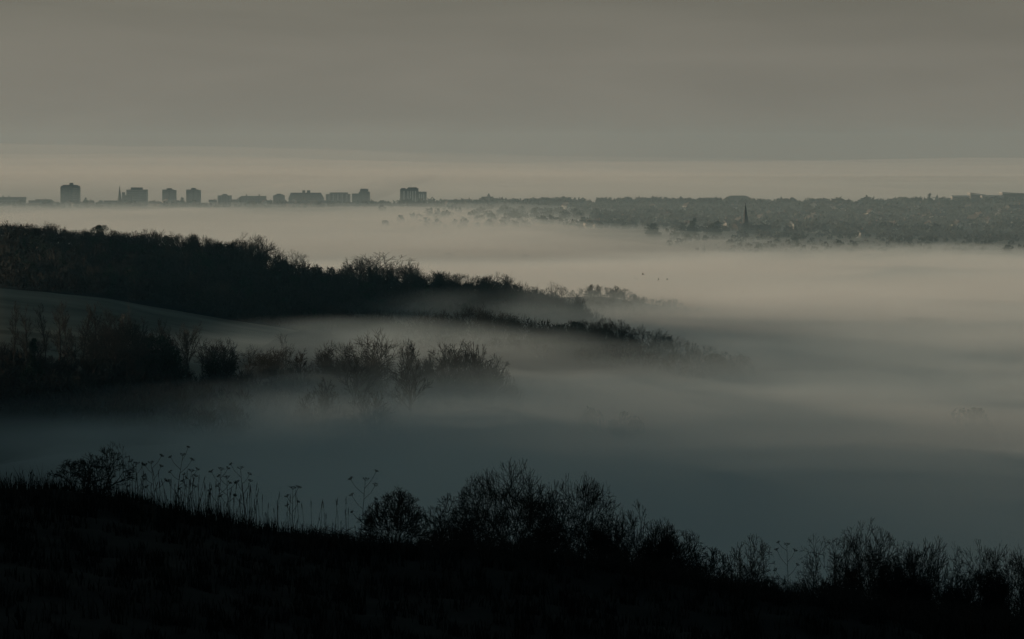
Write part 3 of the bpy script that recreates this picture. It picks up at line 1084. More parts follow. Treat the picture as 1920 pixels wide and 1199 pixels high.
# paired point blocks
for (a, b, top, ph0, ph1, pht, lab) in ((304, 329, 356, 312, 321, 353.4, 'plain square tower block, first of the matching pair past the stepped office block'),
                                        (349, 375, 356, 358, 366, 353, 'plain square tower block, second of the matching pair, with a tree at its foot')):
    t, hw, h = skybuilding('tower_block', a, b, top, 386, lab, 'tower block')
    m = MB(); m.box(-hw + 3.2, hw, 0, 15, 0, h - .6); m.box(-hw, -hw + 8, 1, 13, 0, h); m.box(hw - 7, hw - 3, -.6, 8, 0, h + .3); m.build('wall', M['concrete'], t)
    c = (a + b) / 2
    m = MB(); m.box((ph0 - c) * TM, (ph1 - c) * TM, 4, 11, h - .6, h + (top - pht) * TM); m.build('lift_housing', M['concrete_dark'], t)
    windows(t, -hw + 9, hw - 8, 0, 2.5, h - 2, dx=2.5)
t, hw, h = skybuilding('small_block', 408, 433, 367, 386, 'short square block with a small roof box, alone past the matching tower pair', 'building')
m = MB(); m.box(-hw, hw, 0, 14, 0, h); m.build('wall', M['concrete'], t)
m = MB(); m.box(-2.6, 2.6, 4, 10, h, h + 1.9); m.box(-4.2, 4, 3.5, 11, h, h + .7); m.build('roof_box', M['concrete_dark'], t)
windows(t, -hw + 1.5, hw - 1.5, 0, 2, h - 1)
t, hw, h = skybuilding('long_block', 447, 498, 368, 386, 'long pale block with chamfered end and two thin chimneys', 'building')
m = MB(); m.profile([(-hw, 0), (hw, 0), (hw, h), (-hw + 4, h), (-hw + 1, h - 1.8), (-hw, h - 2.5)], 0, 14); m.build('wall', M['concrete'], t)
windows(t, -hw + 2, hw - 1, 0, 1.5, h - 2)
for q in (461.5, 485.5):
    m = MB(); m.box((q - 472.5) * TM - .8, (q - 472.5) * TM + .8, 5, 7, h, h + 2.1); m.build('chimney', M['concrete_dark'], t)
t, hw, h = skybuilding('small_block', 512, 533, 366, 386, 'small dark block with sloping shoulders beside the big mansard-roofed one', 'building')
m = MB(); m.profile([(-hw, 0), (hw, 0), (hw, h - .8), (hw - 3.5, h + .6), (-hw + 4, h + .6), (-hw, h - .8)], 0, 13); m.build('wall', M['concrete_dark'], t)
m = MB(); m.box(-3, 3, 3, 9, h + .6, h + 1.6); m.build('roof_box', M['concrete_dark'], t)
t, hw, h = skybuilding('mansard_block', 541, 606, 362, 386, 'big dark block with sloping mansard sides and twin chimneys', 'building')
m = MB(); m.box(-hw, hw, 0, 18, 0, h * .55); m.build('wall', M['concrete_dark'], t)
m = MB(); m.profile([(-hw - .3, h * .55), (hw + .3, h * .55), (hw - 4, h), (-hw + 3, h)], -.4, 18.4); m.build('roof', M['roof'], t)
windows(t, -hw + 2, hw - 2, 0, 1.5, h * .55)
for a, b in ((566.5, 571.5), (575, 581)):
    m = MB(); m.box((a - 573.5) * TM, (b - 573.5) * TM, 6, 10, h, h + 3.2); m.build('chimney', M['concrete_dark'], t)
t, hw, h = skybuilding('flat_block', 611, 656, 364.5, 386, 'wide flat-topped block with a set-back upper storey, past the mansard-roofed one', 'building')
m = MB(); m.box(-hw, hw, 0, 15, 0, h); m.build('wall', M['concrete'], t)
m = MB(); m.box(-hw + 5, hw - 3, 2.5, 13, h, h + 2.1); m.build('upper_storey', M['concrete'], t)
for k in range(5):
    m = MB(); q = -hw + 4 + k * (2 * hw - 8) / 4; m.box(q - 1, q + 1, -.5, 0, 0, h); m.build('pier', M['pale_wall'], t)
windows(t, -hw + 6, hw - 6, 0, 1.8, h)
t, hw, h = skybuilding('stepped_block', 660, 694, 360, 386, 'dark stepped block with rooftop masts, standing after the flat-topped one', 'building')
m = MB(); m.box(-hw, -hw + 9, 0, 15, 0, h - 2.4); m.box(-hw + 9, hw - .8, 0, 16, 0, h); m.build('wall', M['concrete_dark'], t)
m = MB(); m.box(-hw + 10.5, hw - 3, 3, 12, h, h + 3.6); m.build('upper_storey', M['concrete_dark'], t)
for q in (.2, 3.0, 5.2):
    m = MB(); m.lathe([(.28, h + 3.6), (.2, h + 5.2)], 6, q, 7); m.build('mast', M['concrete_dark'], t)
windows(t, -hw + 10.5, hw - 2, 0, 2, h)
t, hw, h = skybuilding('apartment_block', 750, 800, 358, 380, 'large stepped apartment building with pale vertical fins, standing alone on the skyline', 'apartments')
X = lambda q: (q - 775) * TM
m = MB()
m.box(X(750), X(763), 0, 16, 0, zr(355, t.location.z)); m.box(X(763), X(784), 1, 17, 0, zr(353.5, t.location.z)); m.box(X(784), X(799.5), 0, 14, 0, zr(360, t.location.z))
m.build('wall', M['concrete_dark'], t)
m = MB(); m.box(X(752), X(760), 2, 12, zr(355, t.location.z), zr(353.2, t.location.z)); m.box(X(765), X(781), 3, 13, zr(353.5, t.location.z), zr(351.8, t.location.z)); m.build('roof', M['concrete_dark'], t)
for q in (757.5, 765, 769.5, 774, 779, 786.5, 790.5, 794.5):
    m = MB(); top = 358.5 if q < 783 else 364; m.box(X(q) - .8, X(q) + .8, -.6, 0, 0, zr(top, t.location.z)); m.build('fin', M['white_wall'], t)
windows(t, X(787), X(798), 0, 2, zr(361, t.location.z))
t, hw, h = skybuilding('domed_hall', 898, 933, 372, 380, 'broad hall with a small pointed cupola midway along the tree skyline', 'building')
m = MB(); m.box(-hw, hw, 0, 16, 0, h); m.build('wall', M['brick'], t)
m = MB(); m.gable(-hw * .7, hw * .5, 0, 16, h, h + 2, 'x', .5); m.build('roof', M['roof'], t)
m = MB(); m.lathe([(2, h + 1), (2, h + 3), (1.4, h + 4.6), (.2, h + 6.3)], 8, .5, 8); m.build('cupola', M['roof'], t)
t, hw, h = skybuilding('barn_roofed_hall', 1357, 1413, 367.5, 378, 'long hall with curved shallow roof on the skyline just behind the fog-bound spire', 'building')
m = MB(); m.box(-hw, hw, 0, 26, 0, h * .5); m.build('wall', M['concrete_dark'], t)
pts = [(-hw - .4, h * .5)] + [(-hw + 2 * hw * i / 12, h * .5 + h * .5 * min(1, 1.5 * math.sin(math.pi * i / 12)) ** .8) for i in range(1, 12)] + [(hw + .4, h * .5)]
m = MB(); m.profile(pts[::-1], -.4, 26.4); m.build('roof', M['concrete_dark'], t)
# sports ground stands
for a, b, t0, t1, lab in ((1820, 1846, 361.5, 365.2, 'stand with roof sloping down, nearest to the big round skyline tree'),
                          (1880, 1925, 360.8, 363.2, 'larger stand with sloping roof at the end of the skyline'),):
    t, hw, h = skybuilding('stadium_stand', a, b, (t0 + t1) / 2, 376, lab, 'stand')
    g = t.location.z
    m = MB(); m.profile([(-hw + .6, 0), (hw, 0), (hw, zr(t1 + 1.6, g)), (-hw + .6, zr(t0 + 3, g))], 0, 30); m.build('wall', M['concrete_dark'], t)
    m = MB(); m.profile([(-hw - .8, zr(t0 + 2.2, g)), (hw + 1, zr(t1 + 1.2, g)), (hw + 1, zr(t1, g)), (-hw - .8, zr(t0, g))], -3, 31); m.build('roof', M['metal'], t)
    m = MB(); m.box(-hw - .6, -hw + .4, -2, 30, 0, zr(t0 + 2, g)); m.build('end_screen', M['concrete'], t)
for a, b, top, lab in ((1786, 1818, 367.5, 'long low pale shed before the first sports stand'), (1842, 1882, 367, 'long low pale shed between the two sports stands')):
    t, hw, h = skybuilding('shed', a, b, top, 376, lab, 'shed', 4440)
    m = MB(); m.box(-hw, hw, 0, 18, 0, h - 1.5); m.build('wall', M['pale_wall'], t)
    m = MB(); m.gable(-hw, hw, 0, 18, h - 1.5, h + .4, 'x', .5); m.build('roof', M['metal'], t)

# the church standing out of the fog
CD = 3200.0
c = at(1398, 432, CD)
g = tz(c.x, CD)
t = empty('church', (c.x, CD, g))
tag(t, 'dark church with a tall needle spire rising alone out of the valley fog', 'church')
Z = lambda q: at(960, q, CD).z - g
s = mpp(CD)
m = MB(); m.box(-2.9, 2.9, 0, 5.8, 0, Z(418)); m.build('tower', M['stone'], t)
for sx in (-1, 1):
    m = MB(); m.box(sx * 2.9 - .5, sx * 2.9 + .5, -.5, .6, 0, Z(420)); m.build('buttress', M['stone'], t)
m = MB(); m.lathe([(3.15, Z(418)), (2.2, Z(408)), (.14, Z(384))], 8, 0, 2.9, R(22.5)); m.build('spire', M['roof'], t)
m = MB(); m.lathe([(.14, Z(384)), (.1, Z(380.5))], 6, 0, 2.9); m.box(-.5, .5, 2.8, 3.0, Z(382.2), Z(381.6)); m.build('cross', M['roof'], t)
m = MB(); m.box(2.9, 24, -1.5, 7.5, 0, 5); m.build('nave', M['stone'], t)
m = MB(); m.gable(2.9, 24, -1.5, 7.5, 5, 9.5, 'x', .4); m.build('roof', M['roof'], t)
for k in range(2):
    m = MB(); m.box(-1.2 + k * 1.5, -.3 + k * 1.5, -.1, .2, Z(424), Z(420.5)); m.build('louvre', M['concrete_dark'], t)

# town trees that stand out
TT = [proto_leafy('town_tree', 300 + k, 12.0, 11.0, 2600, .55) for k in range(3)]
TOWN_TREES = [(1743, 361.5, 4300, 14, 'big round tree alone on the skyline above the town roofs'), (1298, 408, 3150, 27, 'big dark dome-shaped tree in the fog short of the needle spire'),
              (1888, 458, 2790, 34, 'wide dark tree low on the edge of the bright fog bank'), (341, 369, 4400, 12, 'round tree at the foot of the second matching tower block'),
              (160, 370, 4400, 12, 'pointed tree between the widest tower and the skyline spire'), (1128, 371, 4350, 26, 'broad tree clump on the middle of the skyline'),
              (1225, 418, 3150, 40, 'low dim clump of trees in the fog short of the dome-shaped tree'), (1340, 414, 3170, 40, 'ragged tree clump between the dome-shaped tree and the needle spire'),
              (840, 474, 2750, 30, 'faint tree ghost in the fog above the main ridge'), (985, 483, 2720, 26, 'faint tree ghost in the fog beyond the end of the main ridge')]
for k, (px, py, dist, wpx, lab) in enumerate(TOWN_TREES):
    top = at(px, py, dist)
    z = tz(top.x, dist)
    h = max(5, top.z - z + .5)
    o = place(TT[k % 3], (top.x, dist, z - .5), h, lab, 'tree', None, wpx * mpp(dist) / 11.0 * 12.0 / h, name='town_tree')
# small tree masses of the far town: one soft mass
rg = np.random.default_rng(90)
V, F = [], []
base = 0
TL = [(-50, 381), (200, 381), (420, 382), (640, 378), (840, 376), (960, 374), (1065, 370), (1110, 375), (1180, 371), (1240, 369), (1330, 371), (1380, 376), (1500, 374), (1620, 373),
      (1700, 370), (1760, 371), (1830, 373), (1920, 373), (2000, 373)]
for k in range(3800):
    px = rg.uniform(-60, 1990)
    if k < 1000:
        dist = rg.uniform(4300, 4480)
        top_y = line_y(TL, px) + rg.normal(1.6, 3.0)
    else:
        px = 700 + 1290 * rg.random() ** .75
        if px < 1300 and rg.random() > (px - 700) / 600:
            continue
        dist = 2800 + 1550 * rg.random() ** .8 if px > 1250 else 3350 + 1000 * rg.random()
        top_y = 0
    x = (px - 960) * K * dist
    zg = tz(x, dist)
    if top_y:
        hgt = max(2.5, at(px, top_y, dist).z - zg)
    else:
        hgt = rg.uniform(4.0, 9.5) * np.clip((dist - 2500) / 700, .45, 1)
    hgt = min(hgt, 12)
    wdt = hgt * rg.uniform(.7, 1.3)
    n = 46
    d_ = rg.normal(size=(n, 3))
    d_ /= np.linalg.norm(d_, axis=1, keepdims=True)
    cc = np.array([x, dist, zg + hgt * .56]) + d_ * np.array([wdt / 2, wdt / 2, hgt * .44]) * (rg.uniform(.55, 1.0, n) ** .6)[:, None]
    a = rg.normal(size=(n, 3)) * (.11 * hgt)
    b = rg.normal(size=(n, 3)) * (.11 * hgt)
    V.append(np.stack([cc - a, cc + b, cc + a, cc - b], 1).reshape(-1, 3))
    F.append(np.arange(4 * n).reshape(n, 4) + base)
    base += 4 * n
tag(obj('treeline', mesh_np('treeline', np.concatenate(V), np.concatenate(F), M['town_tree'])), kind='stuff')


# houses among the trees
def house_meshes(wallm, roofm, L, Wd, along):
    w_, r_, c_ = MB(), MB(), MB()
    w_.box(-L / 2, L / 2, -Wd / 2, Wd / 2, 0, 5)
    if along == 'y':
        w_.gable(-L / 2, L / 2, -Wd / 2, Wd / 2, 5, 7.9, 'y')
        r_.add([(-L / 2 - .4, -Wd / 2 - .3, 4.9), (0, -Wd / 2 - .3, 8.2), (0, Wd / 2 + .3, 8.2), (-L / 2 - .4, Wd / 2 + .3, 4.9),
                (L / 2 + .4, -Wd / 2 - .3, 4.9), (L / 2 + .4, Wd / 2 + .3, 4.9)], [(0, 1, 2, 3), (1, 4, 5, 2)])
    else:
        r_.gable(-L / 2, L / 2, -Wd / 2, Wd / 2, 5, 8, 'x', .4)
    c_.box(L * .2, L * .2 + .9, -.5, .5, 6.5, 9.2)
    return [mesh_np('wall', w_.v, w_.f, M[wallm]), mesh_np('roof', r_.v, r_.f, M[roofm]), mesh_np('chimney', c_.v, c_.f, M['brick'])]


HM = [house_meshes('white_wall', 'roof', 9, 7, 'x'), house_meshes('pale_wall', 'tile', 8, 8, 'y'), house_meshes('brick', 'tile', 12, 7, 'x'),
      house_meshes('white_wall', 'tile', 7, 9, 'y'), house_meshes('pale_wall', 'roof', 16, 8, 'x')]


def house(px, dist, k, label, group, rz=0.0, s=1.0):
    x = (px - 960) * K * dist
    t = empty('house', (x, dist, tz(x, dist)), rz)
    t.scale = (s, s, s)
    for nme, me in zip(('wall', 'roof', 'chimney'), HM[k]):
        obj(nme, me, t)
    return tag(t, label, 'house', group)


rg2 = random.Random(44)
NAMED = [(1905, 3950, 4, 'longest bright white terrace near the edge of the town slope', 'white', .25, 1.5), (1880, 3960, 0, 'small bright house just before the longest white terrace', 'x', .4, 1.0),
         (1758, 3700, 4, 'low pale terrace under the big round skyline tree', 'x', .2, 1.1), (1826, 3560, 3, 'bright gabled house, upper of the pale cluster below the sports stands', 'x', .7, 1.2),
         (1850, 3500, 1, 'pale gabled house, lower of the cluster below the sports stands', 'x', .6, 1.1), (1614, 3150, 0, 'pale house lowest on the slope just above the bright fog edge', 'x', .5, 1.0),
         (1323, 3900, 0, 'single bright white house on the slope short of the needle spire', 'x', .2, .65)]
for px, dist, k, lab, _g, rz, s in NAMED:
    house(px, dist, k, lab, 'houses on the far town slope', rz + .3, s)
for k in range(120):
    px = 1040 + 900 * rg2.random() ** .7
    dist = rg2.uniform(3300, 4350)
    house(px, dist, rg2.randrange(5), 'small house among the hazy trees of the far town slope', 'houses on the far town slope', rg2.uniform(-.5, .9), rg2.uniform(.8, 1.1))
for k in range(34):
    px = rg2.uniform(-20, 900)
    house(px, rg2.uniform(4360, 4470), rg2.randrange(5), 'low roof in the fog at the foot of the skyline blocks', 'low roofs under the skyline blocks', rg2.uniform(-.4, .6), rg2.uniform(.9, 1.2))


# ------------------------------------------------------------------ birds
def bird(px, py, dist, span, up, rz, label, roll=0.0):
    p = at(px, py, dist)
    t = empty('bird', p, rz)
    t.rotation_euler = (0, roll, rz)
    s = span * .65
    m = MB()
    m.lathe([(.01, -.32 * s), (.07 * s, -.2 * s), (.11 * s, 0), (.09 * s, .2 * s), (.05 * s, .3 * s), (.06 * s, .38 * s), (.01, .5 * s)], 8)
    v = [(x, z, y) for x, y, z in m.v]
    obj('body', mesh_np('body', v, m.f, M['feather']), t)
    for sx in (-1, 1):
        v = []
        for i in range(5):
            q = i / 4
            x = sx * s * (.06 + .94 * q)
            z = up * s * (q * .9 if q < .5 else .45 + (q - .5) * .35)
            ch = s * (.34 - .26 * q)
            y = .1 * s - q * q * .25 * s
            v += [(x, y + ch * .5, z), (x, y - ch * .6, z - .02 * s), (x, y, z + .035 * s)]
        f = []
        for i in range(4):
            a, b = i * 3, i * 3 + 3
            f += [(a, a + 2, b + 2, b), (a + 2, a + 1, b + 1, b + 2), (a + 1, a, b, b + 1)]
        obj('wing', mesh_np('wing', v, f, M['feather']), t)
    v = [(-.05 * s, -.25 * s, 0), (.05 * s, -.25 * s, 0), (.12 * s, -.62 * s, 0), (-.12 * s, -.62 * s, 0), (0, -.28 * s, .03 * s), (0, -.6 * s, .02 * s)]
    obj('tail', mesh_np('tail', v, [(0, 1, 2, 5, 3), (0, 4, 5, 3), (4, 1, 2, 5)], M['feather']), t)
    return tag(t, label, 'bird', 'birds over the fog')


bird(1205.5, 515.5, 900, .95, 1.2, R(75), 'darkest bird, wings raised, topmost of the flock over the fog', .4)
bird(1235, 525, 900, .85, 1.0, R(40), 'slim bird in the middle with slanting wings, between two darker birds', -.9)
bird(1251, 524.5, 900, .85, .6, R(80), 'small dark bird, last of the three distinct ones over the fog', .3)
bird(1191, 523, 1350, .9, .2, R(5), 'faint grey bird with level wings, upper of the three dim ones')
bird(1190, 532, 1350, .9, .3, R(-10), 'faint grey bird with level wings, middle of the three dim ones')
bird(1198, 538, 1350, .7, .5, R(50), 'faint grey bird, lowest of the three dim ones by the misty spur')
bird(1071, 505.5, 1200, .6, .5, R(30), 'tiny lone bird above the end of the main ridge')
bird(1394, 547.5, 1500, .9, .2, R(0), 'tiny faint bird alone low over the bright fog')
bird(1662, 331, 1300, .7, .6, R(60), 'tiny lone bird high over the town against the far haze')

# ------------------------------------------------------------------ fog and haze
TINT = (0.80, 0.93, 1.0)
HAZE_D = 3.1e-5


def fog(name, xr, yr, nx_, ny_, top, bottom, color, dens, aniso=0.0):
    """A bank of fog: a closed body with an uneven top that runs down to its floor at the rim."""
    xs = np.linspace(*xr, nx_)
    ys = np.linspace(*yr, ny_)
    X_, Y_ = np.meshgrid(xs, ys)
    e = np.minimum(np.minimum((X_ - xr[0]), (xr[1] - X_)) / (.06 * (xr[1] - xr[0])), np.minimum(Y_ - yr[0], yr[1] - Y_) / (.05 * (yr[1] - yr[0])))
    e = np.clip(e, 0, 1)
    Zt = top(X_, Y_)
    Zt = bottom + .5 + np.maximum(Zt - bottom - .5, .0) * e * e * (3 - 2 * e)
    n = nx_ * ny_
    v = np.concatenate([np.stack([X_, Y_, Zt], -1).reshape(-1, 3), np.stack([X_, Y_, np.full_like(Zt, bottom)], -1).reshape(-1, 3)])
    ii = np.arange(n).reshape(ny_, nx_)
    tq = np.stack([ii[:-1, :-1], ii[:-1, 1:], ii[1:, 1:], ii[1:, :-1]], -1).reshape(-1, 4)
    f = [tq, tq[:, ::-1] + n]
    for a, b in ((ii[0, :-1], ii[0, 1:]), (ii[-1, 1:], ii[-1, :-1]), (ii[1:, 0], ii[:-1, 0]), (ii[:-1, -1], ii[1:, -1])):
        f.append(np.stack([a + n, b + n, b, a], -1))
    me = mesh_np(name, v, np.concatenate(f), mat_volume(name + '_air', color, dens, aniso))
    return tag(obj(name, me), kind='stuff')


# valley fog, thickening downward in layers with drifting tops
LAY = [(4, 1 / 90., 1), (9, 1 / 160., 2), (13, 1 / 220., 3), (16.5, 1 / 300., 4), (20, 1 / 420., 5), (24, 1 / 700., 6)]
for h_, dn, sd in LAY:
    def top(x, y, h_=h_, sd=sd):
        u = x / np.maximum(y, 1)
        tilt = np.interp(y, [700, 950, 1250, 1450, 1700], [1, 3, .5, 1, 0]) + np.interp(u, [-.2, -.1, -.06, 0, .15], [-6, -4.5, 0, .5, -1.5]) * np.clip((1500 - y) / 300, 0, 1)
        amp = 4.2 + .20 * h_
        amp = amp * np.interp(y, [1400, 1800], [1, .45])
        far = np.clip((y - 2350) / 350, 0, 1) * (h_ + 6)
        return h_ + tilt + amp * fbm(x / 170, y / 300, sd * 13, 4) - far * (1 if h_ > 9 else .6)
    fog('valley_fog', (-950, 1300), (230, 2950), 110, 150, top, -16.0, TINT, dn)

# torn scraps of fog standing above the fog sea
for h_, dn, sd in ((13, 1 / 230., 71), (15, 1 / 300., 75)):
    def top(x, y, h_=h_, sd=sd):
        w_ = np.clip(fbm(x / 95, y / 260, sd, 4) + .05, 0, 1)
        u = x / np.maximum(y, 1)
        return h_ + (17 * np.interp(y, [1300, 1650], [1, .12])) * w_ ** 1.3 - 6 * np.clip((-.09 - u) / .05, 0, 1)
    fog('fog_wisp', (-420, 700), (520, 2420), 130, 170, top, 4.0, TINT, dn)

# soft drifts of fog caught in the hollows: rounded bodies of air, densest at the core, frayed by noise
def mat_drift(peak, seed, stretch):
    m = D.materials.new('fog_drift_air')
    m.use_nodes = True
    nt = m.node_tree
    nt.nodes.clear()
    N, L = nt.nodes.new, nt.links.new
    out = N('ShaderNodeOutputMaterial')
    v = N('ShaderNodeVolumePrincipled')
    v.inputs['Color'].default_value = (*TINT, 1)
    v.inputs['Absorption Color'].default_value = (1, 1, 1, 1)
    tc = N('ShaderNodeTexCoord')
    ln = N('ShaderNodeVectorMath'); ln.operation = 'DOT_PRODUCT'
    L(tc.outputs['Object'], ln.inputs[0]); L(tc.outputs['Object'], ln.inputs[1])
    inv = N('ShaderNodeMath'); inv.operation = 'SUBTRACT'; inv.inputs[0].default_value = 1.0; inv.use_clamp = True
    L(ln.outputs['Value'], inv.inputs[1])
    mp = N('ShaderNodeMapping')
    mp.inputs['Location'].default_value = (seed * 3.1, seed * 1.7, 0)
    mp.inputs['Scale'].default_value = stretch
    L(tc.outputs['Object'], mp.inputs[0])
    nz = N('ShaderNodeTexNoise'); nz.inputs['Scale'].default_value = 1.0; nz.inputs['Detail'].default_value = 3
    L(mp.outputs[0], nz.inputs['Vector'])
    mr = N('ShaderNodeMapRange')
    mr.inputs['From Min'].default_value = .36; mr.inputs['From Max'].default_value = .62
    mr.inputs['To Min'].default_value = .1; mr.inputs['To Max'].default_value = 1.3
    L(nz.outputs['Fac'], mr.inputs['Value'])
    pw = N('ShaderNodeMath'); pw.operation = 'POWER'; pw.inputs[1].default_value = 1.5
    L(inv.outputs[0], pw.inputs[0])
    mu = N('ShaderNodeMath'); mu.operation = 'MULTIPLY'
    L(pw.outputs[0], mu.inputs[0]); L(mr.outputs[0], mu.inputs[1])
    m2 = N('ShaderNodeMath'); m2.operation = 'MULTIPLY'; m2.inputs[1].default_value = peak
    L(mu.outputs[0], m2.inputs[0])
    L(m2.outputs[0], v.inputs['Density'])
    L(v.outputs[0], out.inputs['Volume'])
    return m


sph = MB()
sph.lathe([(max(1e-3, math.sin(math.pi * i / 16)), -math.cos(math.pi * i / 16)) for i in range(17)], 32)
DRIFTS = [
    # px, dist, z, half-sizes, mean free path at the core
    (665, 1195, 22, (105, 85, 13), 55), (960, 1350, 25, (80, 70, 15), 110), (1120, 1340, 20, (75, 65, 14), 120), (1090, 1170, 11, (120, 55, 12), 90),
    (760, 1000, 13, (115, 65, 13), 70), (230, 900, 10, (115, 70, 13), 70), (520, 940, 13, (75, 70, 12), 90), (1270, 1560, 12, (110, 70, 13), 120),
    (1340, 1235, 15, (60, 50, 13), 70), (1500, 980, 15, (140, 170, 13), 160), (1250, 820, 13, (90, 120, 12), 170), (800, 760, 13, (70, 120, 12), 150), (1750, 1250, 18, (110, 200, 12), 200),
    (330, 1130, 24, (60, 60, 8), 160), (1720, 2480, 16, (150, 210, 9), 120), (1320, 2350, 14, (130, 200, 11), 160), (1560, 1700, 17, (120, 160, 10), 220),
    (1000, 620, 9, (60, 90, 14), 220), (1650, 720, 10, (70, 120, 12), 220),
]
for k, (px, dist, z, (a, b, c), mfp) in enumerate(DRIFTS):
    me = mesh_np('fog_drift', sph.v, sph.f, mat_drift(1.0 / mfp, k, (2.2, 2.0, 1.1)))
    o = obj('fog_drift', me, None, ((px - 960) * K * dist, dist, z))
    o.scale = (a, b, c)
    tag(o, kind='stuff')

# bank lying over the plain in front of the town, thick in the west and open in the east
for h_, dn, sd in ((14, 1 / 330., 31), (19, 1 / 330., 32), (22.5, 1 / 480., 33), (26.5, 1 / 1000., 34)):
    def top(x, y, h_=h_, sd=sd):
        px_ = 960 + x / (K * y)
        g_ = np.interp(y, [2500, 3000, 3300, 3900, 4500], [0, 1.5, 2.5, 1.5, -1.0])
        edge = np.clip((px_ + 190 * fbm(x / 160, y / 420, sd * 7 + 1, 3) - 930) / 800, 0, 1)
        return h_ + g_ - (4 if h_ < 18 else 16 if h_ < 20 else 23) * edge + (3.0 + 1.2 * edge) * fbm(x / 130, y / 500, sd * 5, 4)
    fog('plain_fog', (-1500, 900), (2450, 4480), 150, 90, top, -6.0, TINT, dn)
# thin mist among the far roofs
def top(x, y):
    return np.interp(y, [2700, 3250, 3600, 4300], [30, 40, 45, 50]) + 4 * fbm(x / 300, y / 700, 61, 3)
fog('town_mist', (-2600, 2600), (3180, 5500), 60, 40, top, -22.0, (.74, .91, 1.0), 1 / 2500.)
fog('town_mist', (-2000, 2000), (2500, 3420), 60, 30, top, -22.0, (.74, .91, 1.0), 1 / 2200.)

# fog bank over the sea
for h_, dn, sd, side, y0 in ((36, 1 / 5000., 51, 900., 5300), (84, 1 / 16000., 52, 1500., 5300), (134, 1 / 17000., 53, 2600., 9000), (60, 1 / 9000., 54, 0, 10800)):
    def top(x, y, h_=h_, sd=sd, side=side):
        k_ = np.clip((x + side) / (side + 1500.), 0, 1) if side else 0
        return h_ * (1 - (.97 if h_ < 100 else .62) * k_) + (.2 if h_ > 100 else .34) * h_ * fbm(x / 900, y / 2500, sd, 5)
    fog('sea_fog', (-9000, 9000), (y0, 13900), 240, 30, top, -21.0, (.95, .97, 1), dn)

hz = MB()
hz.box(-14500, 14500, -3200, 15200, -27, 166)
tag(hz.build('haze', mat_volume('haze_air', (.34, .74, 1.0), HAZE_D)), kind='stuff')

# ------------------------------------------------------------------ light and sky
SUN_AZ, SUN_EL = R(-80), R(6.5)          # west of the view, low behind the added hill
sd_ = Vector((math.sin(SUN_AZ) * math.cos(SUN_EL), math.cos(SUN_AZ) * math.cos(SUN_EL), math.sin(SUN_EL)))
sl = D.lights.new('sun', 'SUN')
sl.energy = 3.45
sl.angle = R(8)
sl.color = (1.0, .835, .615)
so = D.objects.new('sun', sl)
col.objects.link(so)
so.rotation_euler = sd_.to_track_quat('Z', 'Y').to_euler()

w = D.worlds.new('World')
scene.world = w
w.use_nodes = True
nt = w.node_tree
nt.nodes.clear()
N = nt.nodes.new
L = nt.links.new
out = N('ShaderNodeOutputWorld')
bg = N('ShaderNodeBackground')
bg.inputs['Strength'].default_value = 0.05
tc = N('ShaderNodeTexCoord')
sep = N('ShaderNodeSeparateXYZ')
L(tc.outputs['Generated'], sep.inputs[0])
mxz = N('ShaderNodeMath'); mxz.operation = 'MAXIMUM'; mxz.inputs[1].default_value = 0.004
L(sep.outputs['Z'], mxz.inputs[0])
cmb = N('ShaderNodeCombineXYZ')
L(sep.outputs['X'], cmb.inputs['X']); L(sep.outputs['Y'], cmb.inputs['Y']); L(mxz.outputs[0], cmb.inputs['Z'])
sky = N('ShaderNodeTexSky')
sky.sky_type = 'NISHITA'
sky.sun_disc = False
sky.sun_elevation = SUN_EL
sky.sun_rotation = SUN_AZ
sky.altitude = 90
sky.air_density = 1.0
sky.dust_density = 3.0
sky.ozone_density = 1.0
L(cmb.outputs[0], sky.inputs['Vector'])
hs = N('ShaderNodeHueSaturation')
hs.inputs['Saturation'].default_value = 0.75
L(sky.outputs[0], hs.inputs['Color'])
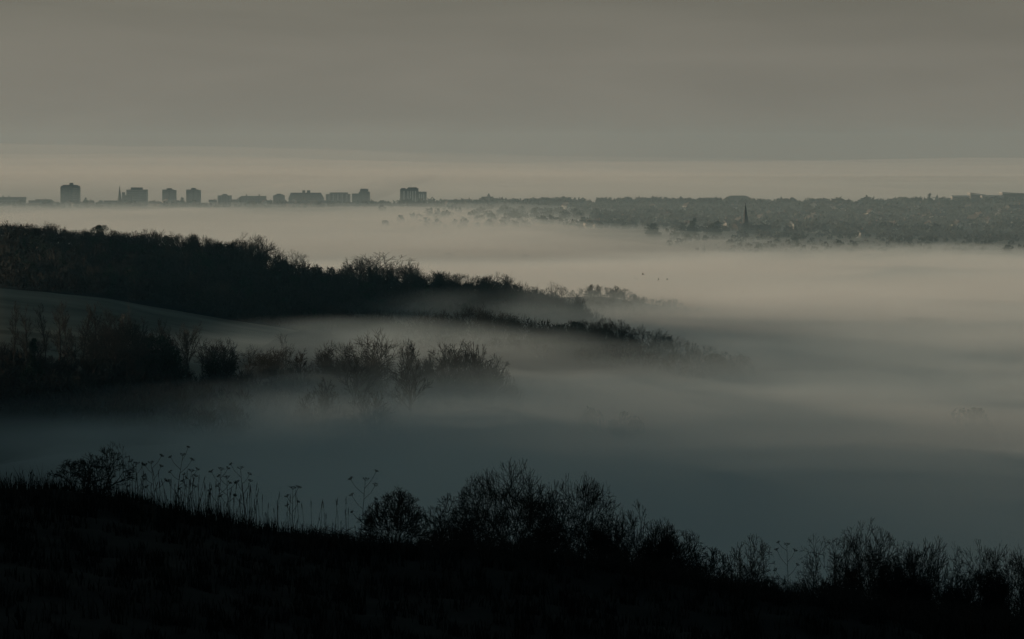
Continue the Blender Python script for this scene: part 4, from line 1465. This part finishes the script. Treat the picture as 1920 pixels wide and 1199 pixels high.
# veil of grey stratus low over the sea, thinning upward
elr = N('ShaderNodeMapRange')
elr.inputs['From Min'].default_value = 0.0
elr.inputs['From Max'].default_value = 0.14
elr.inputs['To Min'].default_value = 0.92
elr.inputs['To Max'].default_value = 0.0
elr.interpolation_type = 'SMOOTHSTEP'
L(mxz.outputs[0], elr.inputs['Value'])
mp = N('ShaderNodeMapping')
mp.inputs['Scale'].default_value = (7, 7, 45)
mp.inputs['Rotation'].default_value = (0, R(1.2), 0)
L(cmb.outputs[0], mp.inputs[0])
nz = N('ShaderNodeTexNoise')
nz.inputs['Scale'].default_value = 1.3
nz.inputs['Detail'].default_value = 5
nz.inputs['Roughness'].default_value = .55
nz.inputs['Distortion'].default_value = .6
L(mp.outputs[0], nz.inputs['Vector'])
vr = N('ShaderNodeValToRGB')
vr.color_ramp.elements[0].position = .3
vr.color_ramp.elements[0].color = (4.15, 3.88, 3.24, 1)
vr.color_ramp.elements[1].position = .72
vr.color_ramp.elements[1].color = (4.80, 4.48, 3.74, 1)
L(nz.outputs['Fac'], vr.inputs[0])
mix = N('ShaderNodeMix')
mix.data_type = 'RGBA'
L(elr.outputs[0], mix.inputs[0])
tint = N('ShaderNodeMix')
tint.data_type = 'RGBA'
tint.blend_type = 'MULTIPLY'
tint.inputs[0].default_value = 1.0
tint.inputs[7].default_value = (.60, .83, .83, 1)
L(hs.outputs[0], tint.inputs[6])
L(tint.outputs[2], mix.inputs[6])
azr = N('ShaderNodeMapRange')
azr.inputs['From Min'].default_value = -.25
azr.inputs['From Max'].default_value = .25
azr.inputs['To Min'].default_value = 1.06
azr.inputs['To Max'].default_value = .88
L(sep.outputs['X'], azr.inputs['Value'])
vm = N('ShaderNodeVectorMath')
vm.operation = 'SCALE'
L(vr.outputs[0], vm.inputs[0])
L(azr.outputs[0], vm.inputs['Scale'])
L(vm.outputs[0], mix.inputs[7])
L(mix.outputs[2], bg.inputs['Color'])
L(bg.outputs[0], out.inputs['Surface'])

# ------------------------------------------------------------------ render
scene.render.engine = 'CYCLES'
c_ = scene.cycles
c_.volume_bounces = 3
c_.max_bounces = 8
c_.diffuse_bounces = 2
c_.use_denoising = True
c_.denoiser = 'OPENIMAGEDENOISE'
scene.view_settings.view_transform = 'Standard'
scene.view_settings.look = 'None'
scene.view_settings.exposure = 0.0
scene.view_settings.gamma = 1.0
